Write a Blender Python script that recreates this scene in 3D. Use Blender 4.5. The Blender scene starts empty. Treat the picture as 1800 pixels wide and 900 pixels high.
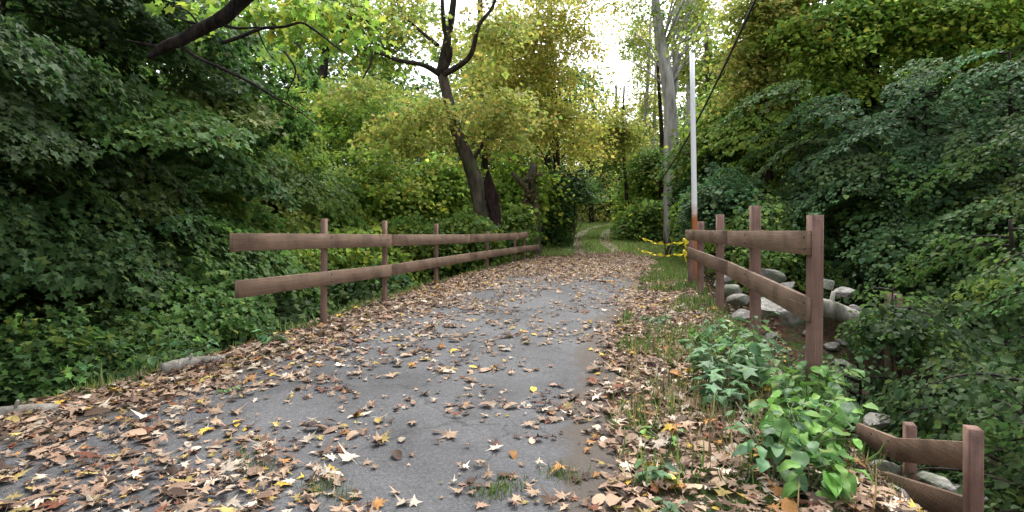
import bpy, math, random
import numpy as np
from mathutils import Matrix, Vector, Euler

R = math.radians
scene = bpy.context.scene
C = scene.collection

# ------------------------------------------------------------------ camera
cam_d = bpy.data.cameras.new("camera")
cam = bpy.data.objects.new("camera", cam_d)
C.objects.link(cam)
EYE = 1.4
cam.location = (0, 0, EYE)
cam.rotation_euler = (R(90), 0, 0)
cam_d.sensor_width = 36.0
cam_d.lens = 36.0 * 1000 / 1800
cam_d.shift_y = -45 / 1800
cam_d.clip_start = 0.05
cam_d.clip_end = 2000
scene.camera = cam

# ------------------------------------------------------------------ world + sun
SUN_EL, SUN_AZ = 58, 20        # azimuth clockwise from +Y (the viewing direction)
w = bpy.data.worlds.new("World")
scene.world = w
w.use_nodes = True
nt = w.node_tree
bg = nt.nodes["Background"]
sky = nt.nodes.new("ShaderNodeTexSky")
sky.sky_type = 'NISHITA'
sky.sun_disc = False
sky.sun_elevation = R(SUN_EL)
sky.sun_rotation = R(SUN_AZ)
sky.air_density = 1.0
sky.dust_density = 4.0
sky.ozone_density = 1.0
hs = nt.nodes.new("ShaderNodeHueSaturation")
hs.inputs["Saturation"].default_value = 0.22
nt.links.new(sky.outputs[0], hs.inputs["Color"])
nt.links.new(hs.outputs[0], bg.inputs["Color"])
bg.inputs["Strength"].default_value = 0.15

sun_d = bpy.data.lights.new("sun", 'SUN')
sun_d.energy = 1.0
sun_d.angle = R(25)
sun_d.color = (1.0, 0.97, 0.92)
sun = bpy.data.objects.new("sun", sun_d)
C.objects.link(sun)
az, el = R(SUN_AZ), R(SUN_EL)
sd = Vector((math.sin(az) * math.cos(el), math.cos(az) * math.cos(el), math.sin(el)))
sun.rotation_euler = sd.to_track_quat('Z', 'Y').to_euler()
sun.location = (0, 0, 30)

scene.view_settings.view_transform = 'Standard'
scene.view_settings.look = 'None'
scene.view_settings.gamma = 1
scene.view_settings.use_curve_mapping = False
scene.view_settings.exposure = 1.7
scene.cycles.max_bounces = 6
scene.cycles.diffuse_bounces = 3
scene.cycles.transmission_bounces = 3
scene.cycles.glossy_bounces = 2
scene.cycles.use_denoising = True

rng = np.random.default_rng(7)
random.seed(7)

# ------------------------------------------------------------------ helpers
def at(px, py, d):
    """a spot seen at (px,py) of the 1800x900 photo, d metres ahead"""
    return np.array([(px - 900) / 1000 * d, d, EYE - (py - 405) / 1000 * d])

def interp(xs, ys):
    xs = np.array(xs, float); ys = np.array(ys, float)
    def f(y):
        y = np.asarray(y, float)
        return (np.interp(y - .9, xs, ys) + np.interp(y, xs, ys) * 2 + np.interp(y + .9, xs, ys)) / 4
    return f

_H = rng.random((64, 64))
def vnoise(x, y, s=1.0, seed=0):
    x = np.asarray(x, float) / s + seed * 17.3; y = np.asarray(y, float) / s + seed * 9.7
    xi = np.floor(x).astype(int); yi = np.floor(y).astype(int)
    fx = x - xi; fy = y - yi
    fx = fx * fx * (3 - 2 * fx); fy = fy * fy * (3 - 2 * fy)
    a = _H[xi % 64, yi % 64]; b = _H[(xi + 1) % 64, yi % 64]
    c = _H[xi % 64, (yi + 1) % 64]; d = _H[(xi + 1) % 64, (yi + 1) % 64]
    return a * (1 - fx) * (1 - fy) + b * fx * (1 - fy) + c * (1 - fx) * fy + d * fx * fy

def sstep(a, b, x):
    t = np.clip((np.asarray(x, float) - a) / (b - a), 0, 1)
    return t * t * (3 - 2 * t)

def tag(o, label=None, cat=None, group=None, kind=None):
    if label: o["label"] = label
    if cat: o["category"] = cat
    if group: o["group"] = group
    if kind: o["kind"] = kind
    return o

def empty(name, loc, label, cat, group=None):
    o = bpy.data.objects.new(name, None)
    o.empty_display_size = 0.2
    o.location = tuple(float(v) for v in loc)
    C.objects.link(o)
    return tag(o, label, cat, group)

def mesh_from(name, V, faces_flat, sizes, mat, colors=None, smooth=False, uv=None):
    me = bpy.data.meshes.new(name)
    V = np.asarray(V, np.float32)
    faces_flat = np.asarray(faces_flat, np.int32); sizes = np.asarray(sizes, np.int32)
    me.vertices.add(len(V)); me.vertices.foreach_set("co", V.ravel())
    me.loops.add(len(faces_flat)); me.loops.foreach_set("vertex_index", faces_flat)
    me.polygons.add(len(sizes))
    starts = np.concatenate([[0], np.cumsum(sizes)[:-1]]).astype(np.int32)
    me.polygons.foreach_set("loop_start", starts)
    if smooth:
        me.polygons.foreach_set("use_smooth", np.ones(len(sizes), bool))
    if colors is not None:
        a = me.color_attributes.new("tint", 'FLOAT_COLOR', 'POINT')
        cc = np.ones((len(V), 4), np.float32); cc[:, :3] = colors
        a.data.foreach_set("color", cc.ravel())
    if uv is not None:
        l = me.uv_layers.new(name="UVMap")
        l.data.foreach_set("uv", np.asarray(uv, np.float32)[faces_flat].ravel())
    me.update(calc_edges=True)
    if mat: me.materials.append(mat)
    return me

def obj(name, me, parent=None, loc=None):
    o = bpy.data.objects.new(name, me)
    C.objects.link(o)
    if parent is not None: o.parent = parent
    if loc is not None: o.location = tuple(float(v) for v in loc)
    return o

class MB:
    """collects simple solids into one mesh (world coordinates)"""
    def __init__(s): s.V = []; s.F = []; s.n = 0
    def add(s, V, F):
        V = np.asarray(V, float)
        s.V.append(V); s.F += [[i + s.n for i in f] for f in F]; s.n += len(V)
    def build(s, name, mat, parent=None, origin=(0, 0, 0), smooth=False):
        V = np.concatenate(s.V) - np.asarray(origin, float)
        ff = [i for f in s.F for i in f]
        me = mesh_from(name, V, ff, [len(f) for f in s.F], mat, smooth=smooth)
        return obj(name, me, parent, None if parent is not None else origin)

def tube(mb, pts, rad, seg=8, knob=0.0, cap=True, subdiv=0):
    P = np.asarray(pts, float); r = np.asarray(rad, float)
    if subdiv:                               # smooth the path (Catmull-Rom)
        PP = []; rr = []
        Q = np.vstack([2 * P[0] - P[1], P, 2 * P[-1] - P[-2]])
        for i in range(1, len(Q) - 2):
            for k in range(subdiv):
                t = k / subdiv
                a, b, c, d = Q[i - 1], Q[i], Q[i + 1], Q[i + 2]
                PP.append(0.5 * ((2 * b) + (-a + c) * t + (2 * a - 5 * b + 4 * c - d) * t * t + (-a + 3 * b - 3 * c + d) * t ** 3))
                rr.append(r[i - 1] * (1 - t) + r[i] * t)
        PP.append(P[-1]); rr.append(r[-1])
        P = np.array(PP); r = np.array(rr)
    n = len(P)
    T = np.gradient(P, axis=0)
    T /= np.linalg.norm(T, axis=1)[:, None] + 1e-9
    up = np.array([0.13, 0.9, 0.31]) if abs(T[0][1]) < .8 else np.array([1, 0, 0.2])
    V = []
    ang = np.linspace(0, 2 * math.pi, seg, endpoint=False)
    ph = rng.random(3) * 6
    for i in range(n):
        u = np.cross(T[i], up); u /= np.linalg.norm(u); v = np.cross(T[i], u)
        rr = r[i] * (1 + knob * (np.sin(3 * ang + ph[0] + i * .35) * .5 + np.sin(5 * ang + ph[1] - i * .2) * .3 + (rng.random(seg) - .5) * .7))
        V.append(P[i] + (np.cos(ang) * rr)[:, None] * u + (np.sin(ang) * rr)[:, None] * v)
    F = []
    for i in range(n - 1):
        for k in range(seg):
            k2 = (k + 1) % seg
            F.append([i * seg + k, i * seg + k2, (i + 1) * seg + k2, (i + 1) * seg + k])
    if cap:
        F.append(list(range(seg))[::-1]); F.append([(n - 1) * seg + k for k in range(seg)])
    mb.add(np.concatenate(V), F)

def beam(mb, a, b, width, height, wdir, bev=0.006, seg=1, wob=0.0):
    """board from a to b; cross section: width along wdir, height along the third axis"""
    a = np.asarray(a, float); b = np.asarray(b, float)
    t = b - a; L = np.linalg.norm(t); t /= L
    wd = np.asarray(wdir, float); wd = wd - t * np.dot(wd, t); wd /= np.linalg.norm(wd)
    hd = np.cross(t, wd)
    w2, h2, e = width / 2, height / 2, bev
    prof = [(-w2 + e, -h2), (w2 - e, -h2), (w2, -h2 + e), (w2, h2 - e), (w2 - e, h2), (-w2 + e, h2), (-w2, h2 - e), (-w2, -h2 + e)]
    V = []
    for i in range(seg + 1):
        q = a + t * L * i / seg
        j = (rng.random(2) - .5) * wob
        for (x, y) in prof: V.append(q + wd * (x + j[0]) + hd * (y + j[1]))
    F = []
    for i in range(seg):
        for k in range(8):
            k2 = (k + 1) % 8
            F.append([i * 8 + k, i * 8 + k2, i * 8 + 8 + k2, i * 8 + 8 + k])
    F.append(list(range(8))[::-1]); F.append([seg * 8 + k for k in range(8)])
    mb.add(V, F)

# ------------------------------------------------------------------ materials
def new_mat(name):
    m = bpy.data.materials.new(name); m.use_nodes = True
    nt = m.node_tree
    return m, nt, nt.nodes["Principled BSDF"], nt.nodes["Material Output"]

def N(nt, t, **kw):
    n = nt.nodes.new(t)
    for k, v in kw.items(): setattr(n, k, v)
    return n

def ramp(nt, stops):
    r = nt.nodes.new("ShaderNodeValToRGB")
    el = r.color_ramp.elements
    while len(el) < len(stops): el.new(0.5)
    for e, (p, c) in zip(el, stops):
        e.position = p; e.color = (*c, 1) if len(c) == 3 else c
    return r

def noise(nt, scale, detail=4, rough=.55, vec=None, dim=None):
    n = nt.nodes.new("ShaderNodeTexNoise")
    n.inputs["Scale"].default_value = scale; n.inputs["Detail"].default_value = detail
    n.inputs["Roughness"].default_value = rough
    if vec is not None: nt.links.new(vec, n.inputs["Vector"])
    return n

def mix(nt, fac, a, b, blend='MIX'):
    m = nt.nodes.new("ShaderNodeMix"); m.data_type = 'RGBA'; m.blend_type = blend
    for s, v in ((0, fac), (6, a), (7, b)):
        if hasattr(v, "links"): nt.links.new(v, m.inputs[s])
        elif isinstance(v, (int, float)): m.inputs[s].default_value = v
        else: m.inputs[s].default_value = (*v, 1)
    return m.outputs[2]

def bump(nt, h, strength, dist, bsdf):
    b = nt.nodes.new("ShaderNodeBump")
    b.inputs["Strength"].default_value = strength; b.inputs["Distance"].default_value = dist
    nt.links.new(h, b.inputs["Height"]); nt.links.new(b.outputs[0], bsdf.inputs["Normal"])

def leaf_mat(name, trans=0.35, rough=0.55, spec=0.35, nscale=9.0):
    m, nt, p, out = new_mat(name)
    a = N(nt, "ShaderNodeAttribute", attribute_name="tint")
    tc = N(nt, "ShaderNodeTexCoord")
    n1 = noise(nt, nscale, 3, .6, tc.outputs["Object"])
    r = ramp(nt, [(.3, (.7, .7, .7)), (.7, (1.25, 1.25, 1.25))])
    nt.links.new(n1.outputs[0], r.inputs[0])
    c = mix(nt, 1.0, a.outputs["Color"], r.outputs[0], 'MULTIPLY')
    nt.links.new(c, p.inputs["Base Color"])
    p.inputs["Roughness"].default_value = rough
    p.inputs["Specular IOR Level"].default_value = spec
    t = N(nt, "ShaderNodeBsdfTranslucent")
    nt.links.new(c, t.inputs["Color"])
    ms = N(nt, "ShaderNodeMixShader"); ms.inputs[0].default_value = trans
    nt.links.new(p.outputs[0], ms.inputs[1]); nt.links.new(t.outputs[0], ms.inputs[2])
    nt.links.new(ms.outputs[0], out.inputs["Surface"])
    return m

def bark_mat(name, c1, c2, scale=6.0, moss=0.0):
    m, nt, p, out = new_mat(name)
    tc = N(nt, "ShaderNodeTexCoord")
    mp = N(nt, "ShaderNodeMapping"); mp.inputs["Scale"].default_value = (1, 1, .22)
    nt.links.new(tc.outputs["Object"], mp.inputs[0])
    n1 = noise(nt, scale, 8, .7, mp.outputs[0])
    v = N(nt, "ShaderNodeTexVoronoi"); v.inputs["Scale"].default_value = scale * 1.8
    nt.links.new(mp.outputs[0], v.inputs["Vector"])
    r = ramp(nt, [(.35, c1), (.65, c2)])
    nt.links.new(n1.outputs[0], r.inputs[0])
    col = mix(nt, .45, r.outputs[0], v.outputs["Distance"], 'OVERLAY')
    if moss:
        n2 = noise(nt, 1.7, 4, .6, tc.outputs["Object"])
        rr = ramp(nt, [(.5, (0, 0, 0)), (.62, (moss, moss, moss))])
        nt.links.new(n2.outputs[0], rr.inputs[0])
        col = mix(nt, rr.outputs[0], col, (.05, .07, .025))
    nt.links.new(col, p.inputs["Base Color"])
    p.inputs["Roughness"].default_value = .9
    p.inputs["Specular IOR Level"].default_value = .15
    bump(nt, n1.outputs[0], .9, .05, p)
    return m

M_leaf = leaf_mat("leaf_green", trans=.5, spec=.16, rough=.6)
M_litter = leaf_mat("leaf_dry", trans=.1, rough=.75, spec=.2, nscale=25)
M_grass = leaf_mat("grass_blade", trans=.3, rough=.5)
M_weed = leaf_mat("weed_leaf", trans=.35, rough=.55, spec=.3, nscale=14)
M_bark_dark = bark_mat("bark_dark", (.012, .009, .007), (.06, .048, .038), 7)
M_bark_black = bark_mat("bark_black", (.004, .003, .003), (.035, .028, .024), 14)
M_bark_brown = bark_mat("bark_brown", (.02, .015, .01), (.13, .10, .08), 5, .5)
M_bark_grey = bark_mat("bark_grey", (.20, .19, .18), (.50, .48, .47), 3)
M_bark_rot = bark_mat("bark_rotten", (.004, .0025, .002), (.032, .018, .014), 6)
M_log = bark_mat("log_grey", (.10, .09, .075), (.32, .30, .26), 5, .6)

def ground_mat():
    m, nt, p, out = new_mat("forest_floor")
    tc = N(nt, "ShaderNodeTexCoord")
    n1 = noise(nt, 1.1, 8, .65, tc.outputs["Object"])
    n2 = noise(nt, 14, 6, .7, tc.outputs["Object"])
    v = N(nt, "ShaderNodeTexVoronoi"); v.inputs["Scale"].default_value = 16
    nt.links.new(tc.outputs["Object"], v.inputs["Vector"])
    r = ramp(nt, [(.3, (.022, .015, .010)), (.55, (.085, .055, .036)), (.75, (.16, .105, .07))])
    nt.links.new(n2.outputs[0], r.inputs[0])
    g = ramp(nt, [(.3, (.02, .035, .010)), (.7, (.06, .09, .025))])
    nt.links.new(n2.outputs[0], g.inputs[0])
    f = ramp(nt, [(.48, (0, 0, 0)), (.6, (1, 1, 1))])
    nt.links.new(n1.outputs[0], f.inputs[0])
    c = mix(nt, f.outputs[0], r.outputs[0], g.outputs[0])
    c2 = mix(nt, .35, c, v.outputs["Color"], 'SOFT_LIGHT')
    nt.links.new(c2, p.inputs["Base Color"])
    p.inputs["Roughness"].default_value = .95
    p.inputs["Specular IOR Level"].default_value = .1
    bump(nt, n2.outputs[0], 1.0, .06, p)
    return m
M_ground = ground_mat()

def asphalt_mat():
    m, nt, p, out = new_mat("asphalt")
    tc = N(nt, "ShaderNodeTexCoord")
    big = noise(nt, .9, 5, .6, tc.outputs["Object"])
    fine = noise(nt, 90, 3, .8, tc.outputs["Object"])
    v = N(nt, "ShaderNodeTexVoronoi"); v.inputs["Scale"].default_value = 75
    nt.links.new(tc.outputs["Object"], v.inputs["Vector"])
    r = ramp(nt, [(.28, (.036, .036, .039)), (.5, (.062, .063, .067)), (.72, (.090, .090, .094))])
    nt.links.new(big.outputs[0], r.inputs[0])
    g = ramp(nt, [(.25, (.45, .45, .45)), (.5, (.95, .95, .95)), (.8, (1.75, 1.7, 1.65))])
    nt.links.new(fine.outputs[0], g.inputs[0])
    c = mix(nt, .8, r.outputs[0], g.outputs[0], 'MULTIPLY')
    agg = noise(nt, 38, 5, .85, tc.outputs["Object"])
    ag = ramp(nt, [(.36, (.50, .50, .50)), (.5, (1, 1, 1)), (.64, (1.55, 1.52, 1.48))])
    nt.links.new(agg.outputs[0], ag.inputs[0])
    c = mix(nt, .75, c, ag.outputs[0], 'MULTIPLY')
    sp = ramp(nt, [(.0, (.65, .65, .65)), (.35, (1.1, 1.1, 1.1))])
    nt.links.new(v.outputs["Distance"], sp.inputs[0])
    c = mix(nt, .6, c, sp.outputs[0], 'MULTIPLY')
    # hairline cracks
    wn = noise(nt, 2.2, 5, .6, tc.outputs["Object"])
    md = N(nt, "ShaderNodeMix"); md.data_type = 'VECTOR'; md.inputs[0].default_value = .35
    nt.links.new(tc.outputs["Object"], md.inputs[4]); nt.links.new(wn.outputs["Color"], md.inputs[5])
    cv = N(nt, "ShaderNodeTexVoronoi", feature='DISTANCE_TO_EDGE'); cv.inputs["Scale"].default_value = 1.1
    nt.links.new(md.outputs[1], cv.inputs["Vector"])
    cr = ramp(nt, [(.0, (.22, .22, .19)), (.010, (1, 1, 1))])
    nt.links.new(cv.outputs["Distance"], cr.inputs[0])
    c = mix(nt, .75, c, cr.outputs[0], 'MULTIPLY')
    # earth creeping over from the verges, dark damp stains
    sx = N(nt, "ShaderNodeSeparateXYZ"); nt.links.new(tc.outputs["UV"], sx.inputs[0])
    pp = N(nt, "ShaderNodeMath", operation='PINGPONG'); pp.inputs[1].default_value = .5
    nt.links.new(sx.outputs[0], pp.inputs[0])
    en = noise(nt, 3.5, 6, .7, tc.outputs["Object"])
    ea = N(nt, "ShaderNodeMath", operation='MULTIPLY_ADD'); ea.inputs[1].default_value = -.16
    nt.links.new(en.outputs[0], ea.inputs[0]); nt.links.new(pp.outputs[0], ea.inputs[2])
    er = ramp(nt, [(0, (.85, .85, .85)), (.03, (0, 0, 0))])
    nt.links.new(ea.outputs[0], er.inputs[0])
    c = mix(nt, er.outputs[0], c, (.055, .042, .030))
    st = noise(nt, 1.9, 7, .75, tc.outputs["Object"])
    sr = ramp(nt, [(.36, (.62, .61, .60)), (.48, (1, 1, 1))])
    nt.links.new(st.outputs[0], sr.inputs[0])
    c = mix(nt, .8, c, sr.outputs[0], 'MULTIPLY')
    nt.links.new(c, p.inputs["Base Color"])
    p.inputs["Roughness"].default_value = .8
    p.inputs["Specular IOR Level"].default_value = .35
    ad = N(nt, "ShaderNodeMath", operation='ADD')
    nt.links.new(fine.outputs[0], ad.inputs[0]); nt.links.new(v.outputs["Distance"], ad.inputs[1])
    bump(nt, ad.outputs[0], .45, .008, p)
    return m
M_asphalt = asphalt_mat()

def path_mat():
    m, nt, p, out = new_mat("two_track_path")
    uv = N(nt, "ShaderNodeTexCoord")
    tc = uv
    sx = N(nt, "ShaderNodeSeparateXYZ"); nt.links.new(uv.outputs["UV"], sx.inputs[0])
    wob = noise(nt, .8, 4, .6, tc.outputs["Object"])
    ma = N(nt, "ShaderNodeMath", operation='MULTIPLY_ADD'); ma.inputs[1].default_value = .22
    nt.links.new(wob.outputs[0], ma.inputs[0]); nt.links.new(sx.outputs[0], ma.inputs[2])
    tr = ramp(nt, [(.12, (0, 0, 0)), (.26, (1, 1, 1)), (.40, (1, 1, 1)), (.52, (0, 0, 0)), (.70, (0, 0, 0)), (.80, (1, 1, 1)), (.92, (1, 1, 1)), (1, (0, 0, 0))])
    nt.links.new(ma.outputs[0], tr.inputs[0])
    n2 = noise(nt, 7, 7, .75, tc.outputs["Object"])
    g = ramp(nt, [(.3, (.06, .09, .03)), (.7, (.16, .21, .07))])
    d = ramp(nt, [(.3, (.10, .09, .055)), (.7, (.23, .20, .14))])
    nt.links.new(n2.outputs[0], g.inputs[0]); nt.links.new(n2.outputs[0], d.inputs[0])
    nt.links.new(mix(nt, tr.outputs[0], g.outputs[0], d.outputs[0]), p.inputs["Base Color"])
    p.inputs["Roughness"].default_value = .95
    bump(nt, n2.outputs[0], .8, .05, p)
    return m
M_path = path_mat()

def wood_mat(name, c1, c2, grain=(.6, .6, 30)):
    m, nt, p, out = new_mat(name)
    tc = N(nt, "ShaderNodeTexCoord")
    mp = N(nt, "ShaderNodeMapping"); mp.inputs["Scale"].default_value = grain
    nt.links.new(tc.outputs["Object"], mp.inputs[0])
    n1 = noise(nt, 3, 7, .65, mp.outputs[0])
    n2 = noise(nt, 3.1, 5, .6, tc.outputs["Object"])
    n3 = noise(nt, 60, 3, .6, tc.outputs["Object"])
    r = ramp(nt, [(.25, c1), (.75, c2)])
    nt.links.new(n1.outputs[0], r.inputs[0])
    g = ramp(nt, [(.28, (.50, .50, .50)), (.5, (1, 1, 1)), (.72, (1.30, 1.28, 1.28))])
    nt.links.new(n2.outputs[0], g.inputs[0])
    c = mix(nt, 1.0, r.outputs[0], g.outputs[0], 'MULTIPLY')
    mo = ramp(nt, [(.60, (0, 0, 0)), (.74, (.55, .55, .55))])
    n4 = noise(nt, 1.7, 6, .7, tc.outputs["Object"])
    nt.links.new(n4.outputs[0], mo.inputs[0])
    c = mix(nt, mo.outputs[0], c, (.07, .075, .045))
    nt.links.new(c, p.inputs["Base Color"])
    p.inputs["Roughness"].default_value = .8
    p.inputs["Specular IOR Level"].default_value = .25
    ad = N(nt, "ShaderNodeMath", operation='ADD')
    nt.links.new(n1.outputs[0], ad.inputs[0]); nt.links.new(n3.outputs[0], ad.inputs[1])
    bump(nt, ad.outputs[0], .6, .008, p)
    return m
M_rail = wood_mat("rail_brown_stain", (.105, .066, .046), (.220, .148, .100))
M_post = wood_mat("post_brown_stain", (.12, .066, .050), (.235, .145, .115), (30, 30, .6))

def rock_mat():
    m, nt, p, out = new_mat("creek_stone")
    tc = N(nt, "ShaderNodeTexCoord")
    n1 = noise(nt, 5, 9, .7, tc.outputs["Object"])
    r = ramp(nt, [(.3, (.07, .065, .055)), (.5, (.22, .21, .185)), (.70, (.48, .46, .43))])
    nt.links.new(n1.outputs[0], r.inputs[0])
    n2 = noise(nt, 2, 4, .6, tc.outputs["Object"])
    mo = ramp(nt, [(.46, (0, 0, 0)), (.58, (.8, .8, .8))])
    nt.links.new(n2.outputs[0], mo.inputs[0])
    nt.links.new(mix(nt, mo.outputs[0], r.outputs[0], (.07, .085, .045)), p.inputs["Base Color"])
    p.inputs["Roughness"].default_value = .85
    bump(nt, n1.outputs[0], 1, .06, p)
    return m
M_rock = rock_mat()

def pole_mat():
    m, nt, p, out = new_mat("white_painted_pole")
    tc = N(nt, "ShaderNodeTexCoord")
    sx = N(nt, "ShaderNodeSeparateXYZ"); nt.links.new(tc.outputs["Object"], sx.inputs[0])
    n1 = noise(nt, 9, 5, .7, tc.outputs["Object"])
    ma = N(nt, "ShaderNodeMath", operation='MULTIPLY_ADD'); ma.inputs[1].default_value = .5
    nt.links.new(n1.outputs[0], ma.inputs[0]); nt.links.new(sx.outputs[2], ma.inputs[2])
    r = ramp(nt, [(.0, (.22, .07, .03)), (.38, (.36, .11, .03)), (.44, (.74, .73, .72)), (1, (.86, .87, .90))])
    mr = N(nt, "ShaderNodeMath", operation='DIVIDE'); mr.inputs[1].default_value = 5.0
    nt.links.new(ma.outputs[0], mr.inputs[0]); nt.links.new(mr.outputs[0], r.inputs[0])
    nt.links.new(r.outputs[0], p.inputs["Base Color"])
    p.inputs["Roughness"].default_value = .55
    return m
M_pole = pole_mat()

def flat_mat(name, c, rough=.6, nz=8):
    m, nt, p, out = new_mat(name)
    tc = N(nt, "ShaderNodeTexCoord")
    n1 = noise(nt, nz, 4, .6, tc.outputs["Object"])
    r = ramp(nt, [(.3, tuple(v * .7 for v in c)), (.7, tuple(min(1, v * 1.25) for v in c))])
    nt.links.new(n1.outputs[0], r.inputs[0]); nt.links.new(r.outputs[0], p.inputs["Base Color"])
    p.inputs["Roughness"].default_value = rough
    return m
M_cable = flat_mat("cable_rubber", (.02, .018, .018))
M_tape = flat_mat("yellow_tape", (.75, .62, .03), .4)
M_rust = flat_mat("rusty_steel", (.05, .03, .025))
M_stem_green = flat_mat("stem_green", (.07, .10, .03))
M_stem_dry = flat_mat("stem_dry", (.28, .20, .11))

# ------------------------------------------------------------------ terrain
roadz = interp([-10, 3, 5, 7.2, 10, 13, 18, 22, 30, 38, 45, 55, 70, 100, 400],
               [-.1, 0, .07, .20, .32, .40, .42, .44, .92, 1.35, 1.75, 2.25, 2.8, 4, 8])
XL = interp([-10, 2.6, 3.9, 5.6, 7.2, 10.8, 14, 16.6, 18, 22, 30, 38, 45, 55, 65],
            [-6, -4.7, -3.75, -2.95, -2.42, -1.45, -.62, .08, .42, 1.3, 2.4, 3.4, 5.0, 8.8, 14])
XR = interp([-10, 3, 4.5, 6.45, 8.4, 10.9, 14, 18, 22, 30, 38, 45, 55, 65],
            [2.0, 1.95, 2.3, 2.65, 2.95, 3.4, 4.2, 5.0, 6.0, 7.0, 8.0, 9.6, 13.5, 19])
CX = interp([20, 22, 26, 30, 38, 45, 50, 55, 60, 66], [3.4, 3.5, 3.75, 4.2, 5.7, 7.9, 10.4, 13.6, 17.5, 22])
AL0 = lambda y: XL(y) + .45
AR0 = interp([-10, 2.5, 3, 4.6, 6.5, 10, 14, 16, 22, 30], [.3, .55, .66, .78, 1.25, 2.25, 3.4, 4.3, 5.0, 6])
def AL(y): return AL0(y) + (vnoise(y, 0 * y, .5, 3) - .5) * .3
def AR(y): return AR0(y) + (vnoise(y, 0 * y, .45, 5) - .5) * .35

def ground_h(x, y):
    x = np.asarray(x, float); y = np.asarray(y, float)
    z = roadz(y)
    dl = XL(y) - x; dr = x - XR(y)
    rl = 1 - sstep(14, 24, y); rr = 1 - sstep(9, 17, y)
    cl = sstep(0, 2.6, dl) * 2.1 * rl
    near = 1 - sstep(-3, 1.0, y)
    cr = (sstep(-.1, 1.35, dr) * 1.95) * rr * (1 - .0 * near)
    z = z - cl - cr
    z = z + np.where(dl > 4, (dl - 4) * .10, 0) + np.where(dr > 5, (dr - 5) * .10, 0)
    off = np.maximum(np.maximum(dl, dr), 0)
    amp = np.clip(off * .5, 0, 1)
    z = z + (vnoise(x, y, 2.1, 1) - .5) * .5 * amp + (vnoise(x, y, .6, 2) - .5) * .16 * amp
    inb = (off <= 0)
    z = z + np.where(inb & ((x > AR0(y) + .1)), (vnoise(x, y, .35, 4) - .5) * .05, 0)
    return z

def grid_axis(segs):
    out = []
    for a, b, s in segs: out += list(np.arange(a, b, s))
    out.append(segs[-1][1])
    return np.array(out)

gx = grid_axis([(-300, -40, 20), (-40, -10, 1.0), (-10, 10, .14), (10, 40, 1.0), (40, 300, 20)])
gy = grid_axis([(-40, -3, 2.0), (-3, 24, .14), (24, 70, .6), (70, 100, 3), (100, 400, 20)])
X, Y = np.meshgrid(gx, gy)
Z = ground_h(X, Y)
under_road = (X > AL(Y) + .12) & (X < AR(Y) - .12) & (Y < 22.6)
under_path = (np.abs(X - CX(Y)) < 1.25) & (Y > 21.4) & (Y < 62)
Zg = Z - np.where(under_road | under_path, .05, 0)
nx, ny = len(gx), len(gy)
idx = np.arange(nx * ny).reshape(ny, nx)
F = np.stack([idx[:-1, :-1], idx[:-1, 1:], idx[1:, 1:], idx[1:, :-1]], -1).reshape(-1, 4)
me = mesh_from("ground", np.stack([X, Y, Zg], -1).reshape(-1, 3), F.ravel(), np.full(len(F), 4), M_ground, smooth=True)
tag(obj("ground", me), "brown forest floor with leaf mould and moss falling away on both sides of the road", "ground", kind="structure")

def sheet(name, fl, fr, y0, y1, dy, nu, lift, mat):
    ys = np.arange(y0, y1 + 1e-6, dy); us = np.linspace(0, 1, nu)
    Yg, U = np.meshgrid(ys, us, indexing='ij')
    Xg = fl(Yg) * (1 - U) + fr(Yg) * U
    Zg = ground_h(Xg, Yg) + lift
    edge = (U < 1e-6) | (U > 1 - 1e-6)
    Zg = np.where(edge, Zg - lift - .03, Zg)
    n0, n1 = Yg.shape
    idx = np.arange(n0 * n1).reshape(n0, n1)
    F = np.stack([idx[:-1, :-1], idx[:-1, 1:], idx[1:, 1:], idx[1:, :-1]], -1).reshape(-1, 4)
    uv = np.stack([U.ravel(), Yg.ravel()], -1)
    me = mesh_from(name, np.stack([Xg, Yg, Zg], -1).reshape(-1, 3), F.ravel(), np.full(len(F), 4), mat, smooth=True, uv=uv)
    return obj(name, me)
tag(sheet("road", AL, AR, -4, 22.3, .1, 40, .012, M_asphalt), "worn grey asphalt lane over the small bridge strewn with leaves", "road", kind="structure")
tag(sheet("path", lambda y: CX(y) - 1.5, lambda y: CX(y) + 1.5, 21.2, 62, .4, 14, .010, M_path), "grassy two track dirt path winding up into the woods", "path", kind="structure")

# ------------------------------------------------------------------ leaf shapes
L4 = (np.array([[0, 0, 0], [.42, .5, .10], [1, 0, -.12], [.42, -.5, .10]]), [[0, 1, 2], [0, 2, 3]])
L6 = (np.array([[0, 0, 0], [.26, .44, .10], [.68, .36, .05], [1, 0, -.16], [.68, -.36, .05], [.26, -.44, .10], [.5, 0, -.01]]),
      [[0, 6, 2, 1], [6, 3, 2], [0, 5, 4, 6], [6, 4, 3]])
MP = (np.array([[0, 0, 0], [.02, .46, .04], [.30, .27, .05], [.62, .62, .02], [.66, .24, .04], [1.05, 0, -.14],
                [.66, -.24, .04], [.62, -.62, .02], [.30, -.27, .05], [.02, -.46, .04]]),
      [[0, 2, 1], [0, 4, 3, 2], [0, 5, 4], [0, 6, 5], [0, 8, 7, 6], [0, 9, 8]])

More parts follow.
